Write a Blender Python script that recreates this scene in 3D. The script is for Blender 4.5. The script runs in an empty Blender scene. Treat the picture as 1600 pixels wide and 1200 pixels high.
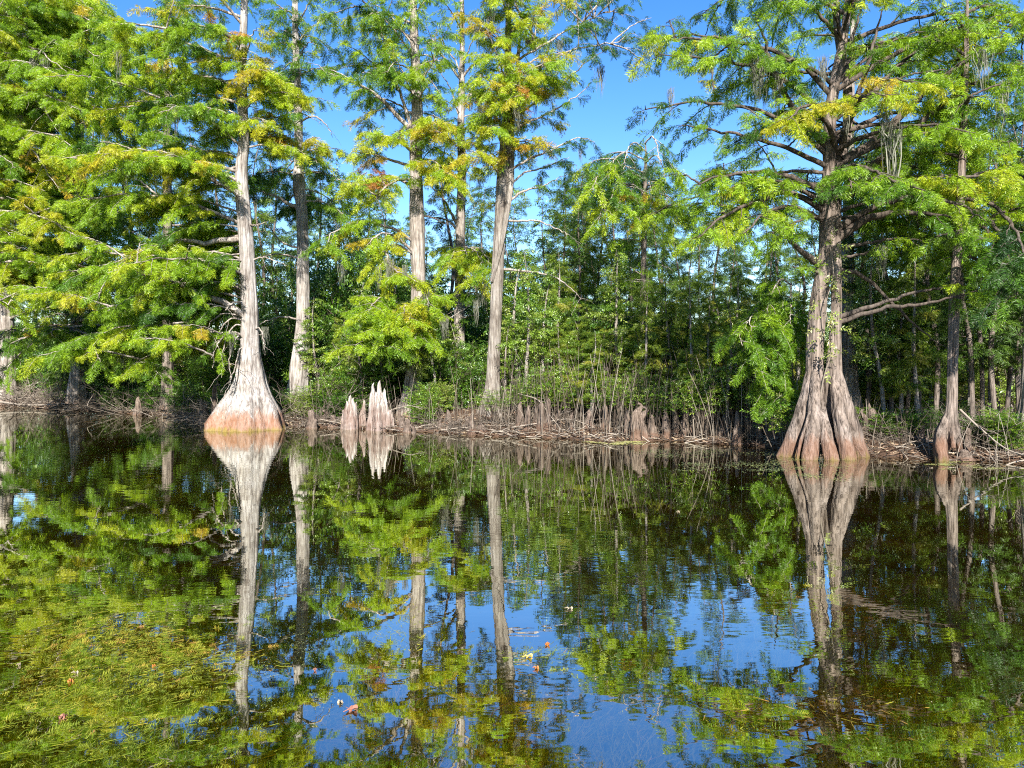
import bpy, math, random
import numpy as np
from mathutils import Vector

SC = bpy.context.scene
COL = SC.collection
F, EYE, HZ = 1142.0, 1.7, 575.0          # focal length in photo pixels, eye height, horizon row
PI = math.pi
UP = np.array((0., 0., 1.))


def P(px, py, Y):
    """the point of the place seen at photo pixel (px, py) at distance Y"""
    return np.array(((px - 800) / F * Y, Y, EYE - (py - HZ) / F * Y))


def PX(px, Y):
    return (px - 800) / F * Y


def nrm(v):
    return v / (np.linalg.norm(v, axis=-1, keepdims=True) + 1e-9)


# ------------------------------------------------------------------ mesh builder
class MB:
    def __init__(s):
        s.v, s.q, s.t, s.m, s.n = [], [], [], [], 0

    def add(s, v, q, tint=0.0, mat=0):
        v = np.asarray(v, float).reshape(-1, 3)
        q = np.asarray(q, int).reshape(-1, 4)
        s.v.append(v)
        s.q.append(q + s.n)
        s.n += len(v)
        s.t.append(np.broadcast_to(np.asarray(tint, float), (len(q),)))
        s.m.append(np.full(len(q), mat))

    def build(s, name, mats, parent=None, smooth=False, org=None):
        me = bpy.data.meshes.new(name)
        v = np.concatenate(s.v)
        q = np.concatenate(s.q)
        t = np.concatenate(s.t)
        m = np.concatenate(s.m)
        if org is not None:
            v = v - np.asarray(org)
        me.vertices.add(len(v))
        me.vertices.foreach_set('co', v.astype(np.float32).ravel())
        me.loops.add(q.size)
        me.loops.foreach_set('vertex_index', q.astype(np.int32).ravel())
        me.polygons.add(len(q))
        me.polygons.foreach_set('loop_start', np.arange(0, q.size, 4, dtype=np.int32))
        me.polygons.foreach_set('loop_total', np.full(len(q), 4, dtype=np.int32))
        me.polygons.foreach_set('material_index', m.astype(np.int32))
        me.polygons.foreach_set('use_smooth', np.full(len(q), smooth))
        for x in (mats if isinstance(mats, (list, tuple)) else [mats]):
            me.materials.append(x)
        a = me.attributes.new('tint', 'FLOAT', 'FACE')
        a.data.foreach_set('value', t.astype(np.float32))
        me.update(calc_edges=True)
        o = bpy.data.objects.new(name, me)
        COL.objects.link(o)
        if parent:
            o.parent = parent
        return o


def spline(pts, n):
    """Catmull-Rom through pts (k,d), n samples spread by arc length"""
    p = np.asarray(pts, float)
    if len(p) == 2:
        return p[0] + (p[1] - p[0]) * np.linspace(0, 1, n)[:, None]
    pp = np.vstack([2 * p[0] - p[1], p, 2 * p[-1] - p[-2]])
    out = []
    for i in range(len(p) - 1):
        t = np.linspace(0, 1, 12, endpoint=False)[:, None]
        a, b, c, d = pp[i:i + 4]
        out.append(.5 * (2 * b + (c - a) * t + (2 * a - 5 * b + 4 * c - d) * t ** 2 + (3 * b - a - 3 * c + d) * t ** 3))
    out.append(p[-1:])
    o = np.vstack(out)
    L = np.concatenate([[0], np.cumsum(np.linalg.norm(np.diff(o[:, :3], axis=0), axis=1))])
    s = np.linspace(0, L[-1], n)
    return np.stack([np.interp(s, L, o[:, k]) for k in range(o.shape[1])], 1)


def tube(mb, path, rad, sides=6, mat=0, tint=0.0, radial=None):
    """a tapered tube; radial(i, theta) gives a per-angle factor"""
    path = np.asarray(path, float)
    n = len(path)
    rad = np.broadcast_to(np.asarray(rad, float), (n,))
    T = nrm(np.gradient(path, axis=0))
    ref = np.where((np.abs(T[:, 2:3]) > .8), np.array([[0., 1., 0.]]), np.array([[0., 0., 1.]]))
    if np.mean(np.abs(T[:, 2])) > .6:
        ref = np.tile(np.array([[0., 1., 0.]]), (n, 1))
    A = nrm(np.cross(ref, T))
    B = np.cross(T, A)
    th = np.arange(sides) * 2 * PI / sides
    R = rad[:, None] * np.ones((1, sides))
    if radial is not None:
        R = R * radial(np.arange(n), th)
    v = path[:, None, :] + R[:, :, None] * (np.cos(th)[None, :, None] * A[:, None, :] + np.sin(th)[None, :, None] * B[:, None, :])
    i = np.arange(n - 1)[:, None] * sides
    j = np.arange(sides)[None, :]
    k = (j + 1) % sides
    q = np.stack([i + j, i + k, i + sides + k, i + sides + j], -1).reshape(-1, 4)
    mb.add(v.reshape(-1, 3), q, tint, mat)


# ------------------------------------------------------------------ leaf templates (x forward, unit length)
def blade(base, d, nvec, L, w, bend=0.0):
    s = nrm(np.cross(nvec, d))
    a = base
    m = base + d * L * .45
    t = base + d * L + np.array((0, 0, -bend * L))
    return [a, m + s * w * .5, t, m - s * w * .5]


def cypress_template(rs, n=17):
    v = []
    for i in range(n):
        x = .08 + .86 * i / n
        prof = .16 + .26 * math.sin(PI * min(1, .2 + .75 * x))
        for sd in (-1, 1):
            a = math.radians(rs.uniform(42, 68))
            d = nrm(np.array((math.cos(a), sd * math.sin(a), rs.uniform(-.75, .3))))
            nv = nrm(np.array((rs.uniform(-1.2, 1.2), rs.uniform(-1.2, 1.2), 1.)))
            b = np.array((x, 0, -.22 * x * x + rs.uniform(-.02, .02)))
            v += blade(b, d, nv, prof * rs.uniform(.75, 1.2), rs.uniform(.030, .052), rs.uniform(0, .35))
    v += blade(np.array((.88, 0, -.17)), nrm(np.array((1, 0, -.45))), np.array((0, .3, 1.)), .2, .06)
    v = np.array(v).reshape(-1, 3)
    return v, np.arange(len(v)).reshape(-1, 4)


def broad_template(rs, n=9):
    v = []
    for i in range(n):
        x = .05 + .9 * i / n
        a = (i * 2.4 + rs.uniform(-.5, .5))
        d = nrm(np.array((.55, math.cos(a) * .8, math.sin(a) * .45 - .1)))
        nv = nrm(np.array((rs.uniform(-.6, .6), rs.uniform(-.6, .6), 1.)))
        v += blade(np.array((x, 0, -.1 * x * x)), d, nv, rs.uniform(.26, .40), rs.uniform(.10, .16), .08)
    v = np.array(v).reshape(-1, 3)
    return v, np.arange(len(v)).reshape(-1, 4)


RS = np.random.RandomState(11)
CYP = [cypress_template(RS) for _ in range(6)]
BRD = [broad_template(RS) for _ in range(6)]


def expand(mb, lst, temps, rs, mat=0):
    """lst: (pos, dir, scale, tint) sprays -> leaf faces"""
    if not lst:
        return
    pos = np.array([x[0] for x in lst])
    d = nrm(np.array([x[1] for x in lst]))
    sc = np.array([x[2] for x in lst])
    ti = np.array([x[3] for x in lst])
    up = nrm(UP + rs.normal(0, .6, (len(lst), 3)))
    Yv = nrm(np.cross(up, d))
    Zv = np.cross(d, Yv)
    which = rs.randint(0, len(temps), len(lst))
    for k, (tv, tq) in enumerate(temps):
        I = np.where(which == k)[0]
        if not len(I):
            continue
        w = (tv[None, :, 0:1] * d[I][:, None, :] + tv[None, :, 1:2] * Yv[I][:, None, :] + tv[None, :, 2:3] * Zv[I][:, None, :])
        w = w * sc[I][:, None, None] + pos[I][:, None, :]
        q = (np.arange(len(I))[:, None, None] * len(tv) + tq[None]).reshape(-1, 4)
        tt = np.repeat(ti[I], len(tq)) + rs.normal(0, .035, len(I) * len(tq))
        mb.add(w.reshape(-1, 3), q, tt, mat)


# ------------------------------------------------------------------ materials
def mat_new(name):
    m = bpy.data.materials.new(name)
    m.use_nodes = True
    nt = m.node_tree
    nt.nodes.clear()
    return m, nt, nt.nodes, nt.links


def N(nodes, t, **kw):
    n = nodes.new(t)
    for k, v in kw.items():
        if k.startswith('i_'):
            n.inputs[k[2:].replace('_', ' ')].default_value = v
        else:
            setattr(n, k, v)
    return n


def ramp(nodes, stops):
    r = nodes.new('ShaderNodeValToRGB')
    e = r.color_ramp.elements
    while len(e) < len(stops):
        e.new(.5)
    for k, (p, c) in enumerate(stops):
        e[k].position = p
        e[k].color = (*c, 1)
    return r


def leaf_mat(name, stops, trans=.42, gloss=.025, tgain=1.5):
    m, nt, nd, L = mat_new(name)
    at = N(nd, 'ShaderNodeAttribute', attribute_name='tint')
    geo = N(nd, 'ShaderNodeNewGeometry')
    r = ramp(nd, stops)
    L.new(at.outputs['Fac'], r.inputs['Fac'])
    hsv = N(nd, 'ShaderNodeHueSaturation')
    mr = N(nd, 'ShaderNodeMapRange')
    mr.inputs['To Min'].default_value = .6
    mr.inputs['To Max'].default_value = 1.4
    L.new(geo.outputs['Random Per Island'], mr.inputs['Value'])
    L.new(mr.outputs[0], hsv.inputs['Value'])
    L.new(r.outputs[0], hsv.inputs['Color'])
    d = N(nd, 'ShaderNodeBsdfDiffuse')
    t = N(nd, 'ShaderNodeBsdfTranslucent')
    g = N(nd, 'ShaderNodeBsdfGlossy', i_Roughness=.42)
    gain = N(nd, 'ShaderNodeMix', data_type='RGBA', blend_type='MULTIPLY')
    gain.inputs['Factor'].default_value = 1
    gain.inputs[7].default_value = (tgain, tgain * .98, tgain * .6, 1)
    L.new(hsv.outputs[0], gain.inputs[6])
    L.new(hsv.outputs[0], d.inputs['Color'])
    L.new(gain.outputs[2], t.inputs['Color'])
    m1 = N(nd, 'ShaderNodeMixShader')
    m1.inputs[0].default_value = trans
    L.new(d.outputs[0], m1.inputs[1])
    L.new(t.outputs[0], m1.inputs[2])
    m2 = N(nd, 'ShaderNodeMixShader')
    m2.inputs[0].default_value = gloss
    L.new(m1.outputs[0], m2.inputs[1])
    L.new(g.outputs[0], m2.inputs[2])
    o = N(nd, 'ShaderNodeOutputMaterial')
    L.new(m2.outputs[0], o.inputs[0])
    return m


def bark_mat(name, light, dark, stain=None, stain_h=.5, moss=None, bumpd=.03, scale=1.0):
    """fibrous vertical streaks; a tannin stain and moss line above the water are real marks on the bark"""
    m, nt, nd, L = mat_new(name)
    tc = N(nd, 'ShaderNodeTexCoord')
    mp = N(nd, 'ShaderNodeMapping')
    mp.inputs['Scale'].default_value = (14 * scale, 14 * scale, 1.1 * scale)
    L.new(tc.outputs['Object'], mp.inputs[0])
    n1 = N(nd, 'ShaderNodeTexNoise', i_Scale=1.6, i_Detail=7., i_Roughness=.65, i_Distortion=.4)
    L.new(mp.outputs[0], n1.inputs['Vector'])
    n2 = N(nd, 'ShaderNodeTexNoise', i_Scale=2.3, i_Detail=4., i_Roughness=.6)
    L.new(tc.outputs['Object'], n2.inputs['Vector'])
    r1 = ramp(nd, [(.36, dark), (.47, tuple(.5 * (a + b) for a, b in zip(light, dark))), (.60, light)])
    L.new(n1.outputs['Fac'], r1.inputs[0])
    r2 = ramp(nd, [(.32, (.62, .58, .55)), (.5, (.95, .93, .9)), (.66, (1.12, 1.12, 1.14))])
    L.new(n2.outputs['Fac'], r2.inputs[0])
    mul = N(nd, 'ShaderNodeMix', data_type='RGBA', blend_type='MULTIPLY')
    mul.inputs['Factor'].default_value = 1
    L.new(r1.outputs[0], mul.inputs[6])
    L.new(r2.outputs[0], mul.inputs[7])
    col = mul.outputs[2]
    if stain:
        sx = N(nd, 'ShaderNodeSeparateXYZ')
        L.new(tc.outputs['Object'], sx.inputs[0])
        mp2 = N(nd, 'ShaderNodeMapping')
        mp2.inputs['Scale'].default_value = (9, 9, .8)
        L.new(tc.outputs['Object'], mp2.inputs[0])
        n3 = N(nd, 'ShaderNodeTexNoise', i_Scale=1., i_Detail=5., i_Roughness=.6)
        L.new(mp2.outputs[0], n3.inputs['Vector'])

        def band(h, soft, amp, colr, cur):
            a = N(nd, 'ShaderNodeMath', operation='MULTIPLY_ADD')
            L.new(n3.outputs['Fac'], a.inputs[0])
            a.inputs[1].default_value = amp
            L.new(sx.outputs['Z'], a.inputs[2])
            mr = N(nd, 'ShaderNodeMapRange', interpolation_type='SMOOTHSTEP')
            mr.inputs['From Min'].default_value = h + amp * .5 - soft * 1.8
            mr.inputs['From Max'].default_value = h + amp * .5 + soft
            mr.inputs['To Min'].default_value = .92
            mr.inputs['To Max'].default_value = 0
            L.new(a.outputs[0], mr.inputs['Value'])
            mx = N(nd, 'ShaderNodeMix', data_type='RGBA', blend_type='MIX')
            L.new(mr.outputs[0], mx.inputs['Factor'])
            L.new(cur, mx.inputs[6])
            tint = N(nd, 'ShaderNodeMix', data_type='RGBA', blend_type='MULTIPLY')
            tint.inputs['Factor'].default_value = .75
            tint.inputs[7].default_value = (*colr, 1)
            mmx = N(nd, 'ShaderNodeMix', data_type='RGBA', blend_type='MIX')
            mmx.inputs['Factor'].default_value = .7
            mmx.inputs[7].default_value = (*colr, 1)
            L.new(cur, mmx.inputs[6])
            L.new(mmx.outputs[2], mx.inputs[7])
            return mx.outputs[2]
        col = band(stain_h, stain_h * .22, stain_h * 1.8, stain, col)
        if moss:
            col = band(moss[1], .05, .45, moss[0], col)
    bs = N(nd, 'ShaderNodeBsdfPrincipled', i_Roughness=.85)
    bs.inputs['Specular IOR Level'].default_value = .2
    L.new(col, bs.inputs['Base Color'])
    bp = N(nd, 'ShaderNodeBump', i_Strength=1.0, i_Distance=bumpd * 1.5)
    L.new(n1.outputs['Fac'], bp.inputs['Height'])
    L.new(bp.outputs[0], bs.inputs['Normal'])
    o = N(nd, 'ShaderNodeOutputMaterial')
    L.new(bs.outputs[0], o.inputs[0])
    return m


def plain_mat(name, stops, rough=.8, trans=0.0):
    """colour by the tint attribute"""
    m, nt, nd, L = mat_new(name)
    at = N(nd, 'ShaderNodeAttribute', attribute_name='tint')
    r = ramp(nd, stops)
    L.new(at.outputs['Fac'], r.inputs[0])
    bs = N(nd, 'ShaderNodeBsdfPrincipled', i_Roughness=rough)
    bs.inputs['Specular IOR Level'].default_value = .25
    L.new(r.outputs[0], bs.inputs['Base Color'])
    o = N(nd, 'ShaderNodeOutputMaterial')
    if trans:
        t = N(nd, 'ShaderNodeBsdfTranslucent')
        L.new(r.outputs[0], t.inputs[0])
        mx = N(nd, 'ShaderNodeMixShader')
        mx.inputs[0].default_value = trans
        L.new(bs.outputs[0], mx.inputs[1])
        L.new(t.outputs[0], mx.inputs[2])
        L.new(mx.outputs[0], o.inputs[0])
    else:
        L.new(bs.outputs[0], o.inputs[0])
    return m


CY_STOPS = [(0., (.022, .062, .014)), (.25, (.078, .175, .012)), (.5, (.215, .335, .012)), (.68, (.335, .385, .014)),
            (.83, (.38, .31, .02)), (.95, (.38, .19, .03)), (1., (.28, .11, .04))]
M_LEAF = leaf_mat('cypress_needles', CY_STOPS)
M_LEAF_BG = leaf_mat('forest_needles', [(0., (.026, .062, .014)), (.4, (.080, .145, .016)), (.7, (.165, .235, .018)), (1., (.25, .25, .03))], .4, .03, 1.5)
M_SHRUB = leaf_mat('shrub_leaves', [(0., (.024, .070, .012)), (.35, (.078, .17, .014)), (.6, (.16, .25, .020)), (.85, (.22, .27, .045)), (1., (.30, .29, .11))], .36, .06, 1.6)
M_BARK_PALE = bark_mat('pale_cypress_bark', (.36, .335, .31), (.13, .11, .098), (.22, .085, .03), .5, ((.17, .14, .02), .07))
M_BARK_GREY = bark_mat('grey_cypress_bark', (.35, .315, .28), (.11, .088, .074), (.20, .11, .07), .35)
M_BARK_DIM = bark_mat('dim_cypress_bark', (.26, .235, .205), (.085, .068, .056), (.16, .09, .055), .35)
M_BARK_BUTT = bark_mat('buttressed_cypress_bark', (.235, .19, .16), (.036, .027, .021), (.17, .085, .05), .42, ((.12, .10, .02), .05))
M_BARK_DARK = bark_mat('dark_bark', (.20, .165, .14), (.055, .045, .038), (.14, .08, .05), .3)
M_LIMB = bark_mat('limb_bark', (.36, .32, .28), (.10, .08, .068), bumpd=.01)
M_LIMB_SHADED = bark_mat('shaded_limb_bark', (.11, .088, .072), (.032, .025, .021), bumpd=.01)  # limb bark darkened: the shade under the crowns is put into its colour
M_KNEE = bark_mat('cypress_knee_bark', (.20, .155, .125), (.05, .036, .028), (.12, .065, .04), .25)
M_KNEE_WHITE = bark_mat('bleached_stump_wood', (.50, .46, .42), (.11, .08, .065), (.13, .07, .05), .68, None)
M_TWIG = plain_mat('dead_twigs', [(0., (.035, .026, .02)), (.5, (.115, .09, .068)), (1., (.36, .31, .25))])
M_MOSS = plain_mat('spanish_moss', [(0., (.10, .105, .075)), (1., (.25, .245, .19))], .9, .3)
M_STEM = plain_mat('thin_stems', [(0., (.035, .025, .019)), (.5, (.105, .082, .06)), (1., (.36, .31, .25))])


# ------------------------------------------------------------------ scene objects
def tag(o, label=None, cat=None, group=None, kind=None):
    if label:
        o['label'] = label
    if cat:
        o['category'] = cat
    if group:
        o['group'] = group
    if kind:
        o['kind'] = kind
    return o


def empty(name, loc):
    o = bpy.data.objects.new(name, None)
    COL.objects.link(o)
    o.location = [float(x) for x in loc]
    o.empty_display_size = .2
    return o


def copy_tree(src, loc, rz, sc):
    c = src.copy()
    COL.objects.link(c)
    c.location = [float(x) for x in loc]
    c.rotation_euler = (0, 0, rz)
    c.scale = sc if isinstance(sc, tuple) else (sc, sc, sc)
    for ch in src.children:
        d = ch.copy()
        COL.objects.link(d)
        d.parent = c
        for g in ch.children:
            e = g.copy()
            COL.objects.link(e)
            e.parent = d
    return c


# ------------------------------------------------------------------ shoreline and ground
SH = np.array([(-140, 62.), (-60, 50), (-34, 38), (-23.8, 34), (-19.4, 30.5), (-16.5, 29), (-12.5, 26.2), (-9.4, 23.2), (-6.7, 21.6), (-4.3, 20.4),
               (-2.7, 19.4), (-.65, 18.5), (.77, 17.7), (2.2, 17.0), (3.7, 16.9), (5.0, 16.3), (5.9, 15.2), (6.7, 14.3),
               (7.3, 14.0), (7.98, 13.5), (9.1, 13.0), (14, 12), (40, 6), (140, -10)])


def shoreY(x):
    return np.interp(x, SH[:, 0], SH[:, 1]) + .18 * np.sin(x * 2.3) + .1 * np.sin(x * 5.1 + 1)


def ground_z(x, y):
    d = y - shoreY(x)
    land = .03 + .26 * (1 - np.exp(-np.maximum(d, 0) / 1.6)) + .06 * np.sin(x * 1.3 + y * .7) * np.clip(d, 0, 1) + .04 * np.sin(x * 3.7 - y * 2.1) * np.clip(d, 0, 1)
    land = land + np.clip(d - 30, 0, 400) * .004
    bed = -.05 - .95 * (1 - np.exp(-np.maximum(-d, 0) / 3.0)) + .08 * np.sin(x * 1.1) * np.sin(y * .9) * np.clip(-d, 0, 1)
    return np.where(d > 0, land, bed)


def axis(a, b, fine0, fine1, step, grow):
    xs = list(np.arange(fine0, fine1 + 1e-6, step))
    s = step
    x = fine1
    while x < b:
        s *= grow
        x += s
        xs.append(x)
    s = step
    x = fine0
    while x > a:
        s *= grow
        x -= s
        xs.insert(0, x)
    return np.array(xs)


def build_ground():
    xs = axis(-600, 600, -26, 18, .2, 1.25)
    ys = axis(-120, 900, 2, 42, .2, 1.25)
    X, Y = np.meshgrid(xs, ys)
    Z = ground_z(X, Y)
    v = np.stack([X, Y, Z], -1).reshape(-1, 3)
    nx, ny = len(xs), len(ys)
    i = (np.arange(ny - 1)[:, None] * nx + np.arange(nx - 1)[None]).ravel()
    q = np.stack([i, i + 1, i + nx + 1, i + nx], 1)
    mb = MB()
    mb.add(v, q)
    m, nt, nd, L = mat_new('swamp_soil')
    tc = N(nd, 'ShaderNodeTexCoord')
    n1 = N(nd, 'ShaderNodeTexNoise', i_Scale=1.2, i_Detail=8., i_Roughness=.7)
    n2 = N(nd, 'ShaderNodeTexNoise', i_Scale=22., i_Detail=5., i_Roughness=.7)
    L.new(tc.outputs['Object'], n1.inputs['Vector'])
    L.new(tc.outputs['Object'], n2.inputs['Vector'])
    r = ramp(nd, [(.3, (.03, .019, .013)), (.5, (.075, .045, .03)), (.62, (.14, .085, .055)), (.8, (.22, .15, .10))])
    mx = N(nd, 'ShaderNodeMix', data_type='FLOAT')
    mx.inputs[0].default_value = .55
    L.new(n1.outputs['Fac'], mx.inputs[2])
    L.new(n2.outputs['Fac'], mx.inputs[3])
    L.new(mx.outputs[0], r.inputs[0])
    # bed below the water: olive-brown silt
    sx = N(nd, 'ShaderNodeSeparateXYZ')
    L.new(tc.outputs['Object'], sx.inputs[0])
    mr = N(nd, 'ShaderNodeMapRange')
    mr.inputs['From Min'].default_value = -.12
    mr.inputs['From Max'].default_value = .02
    L.new(sx.outputs['Z'], mr.inputs['Value'])
    r2 = ramp(nd, [(.3, (.018, .013, .004)), (.5, (.05, .034, .009)), (.7, (.11, .075, .02))])
    L.new(n1.outputs['Fac'], r2.inputs[0])
    mc = N(nd, 'ShaderNodeMix', data_type='RGBA')
    L.new(mr.outputs[0], mc.inputs['Factor'])
    L.new(r2.outputs[0], mc.inputs[6])
    L.new(r.outputs[0], mc.inputs[7])
    bs = N(nd, 'ShaderNodeBsdfPrincipled', i_Roughness=.9)
    bs.inputs['Specular IOR Level'].default_value = .15
    L.new(mc.outputs[2], bs.inputs['Base Color'])
    bp = N(nd, 'ShaderNodeBump', i_Strength=.8, i_Distance=.05)
    L.new(n2.outputs['Fac'], bp.inputs['Height'])
    L.new(bp.outputs[0], bs.inputs['Normal'])
    o = N(nd, 'ShaderNodeOutputMaterial')
    L.new(bs.outputs[0], o.inputs[0])
    g = mb.build('ground', m, smooth=True)
    tag(g, 'brown leaf-littered swamp floor running down into the lake bed', None, None, 'structure')


def build_water():
    mb = MB()
    mb.add([(-600, -120, 0), (600, -120, 0), (600, 200, 0), (-600, 200, 0)], [0, 1, 2, 3])
    m, nt, nd, L = mat_new('dark_tannin_water')
    tc = N(nd, 'ShaderNodeTexCoord')
    mp = N(nd, 'ShaderNodeMapping')
    mp.inputs['Scale'].default_value = (1.6, 3.2, 1)
    L.new(tc.outputs['Object'], mp.inputs[0])
    n1 = N(nd, 'ShaderNodeTexNoise', i_Scale=1.3, i_Detail=3., i_Roughness=.5)
    L.new(mp.outputs[0], n1.inputs['Vector'])
    bp = N(nd, 'ShaderNodeBump', i_Strength=.2, i_Distance=.006)
    nb = N(nd, 'ShaderNodeTexNoise', i_Scale=.22, i_Detail=2.)     # patches of breeze
    L.new(tc.outputs['Object'], nb.inputs['Vector'])
    mb_ = N(nd, 'ShaderNodeMapRange')
    mb_.inputs['From Min'].default_value = .42
    mb_.inputs['From Max'].default_value = .62
    mb_.inputs['To Min'].default_value = .06
    mb_.inputs['To Max'].default_value = .36
    L.new(nb.outputs['Fac'], mb_.inputs['Value'])
    L.new(mb_.outputs[0], bp.inputs['Strength'])
    L.new(n1.outputs['Fac'], bp.inputs['Height'])
    lw = N(nd, 'ShaderNodeLayerWeight', i_Blend=.5)
    mr = N(nd, 'ShaderNodeMapRange')
    mr.inputs['From Min'].default_value = .45
    mr.inputs['From Max'].default_value = .9
    mr.inputs['To Min'].default_value = .46
    mr.inputs['To Max'].default_value = .86
    L.new(lw.outputs['Facing'], mr.inputs['Value'])
    g = N(nd, 'ShaderNodeBsdfGlossy', i_Roughness=.008)
    g.inputs['Color'].default_value = (.86, .88, .82, 1)
    L.new(bp.outputs[0], g.inputs['Normal'])
    t = N(nd, 'ShaderNodeBsdfTransparent')
    t.inputs['Color'].default_value = (.74, .62, .30, 1)
    mx = N(nd, 'ShaderNodeMixShader')
    L.new(mr.outputs[0], mx.inputs[0])
    L.new(t.outputs[0], mx.inputs[1])
    L.new(g.outputs[0], mx.inputs[2])
    o = N(nd, 'ShaderNodeOutputMaterial')
    L.new(mx.outputs[0], o.inputs[0])
    w = mb.build('water', m)
    tag(w, 'still dark brown lake water mirroring the trees', None, None, 'structure')


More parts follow.
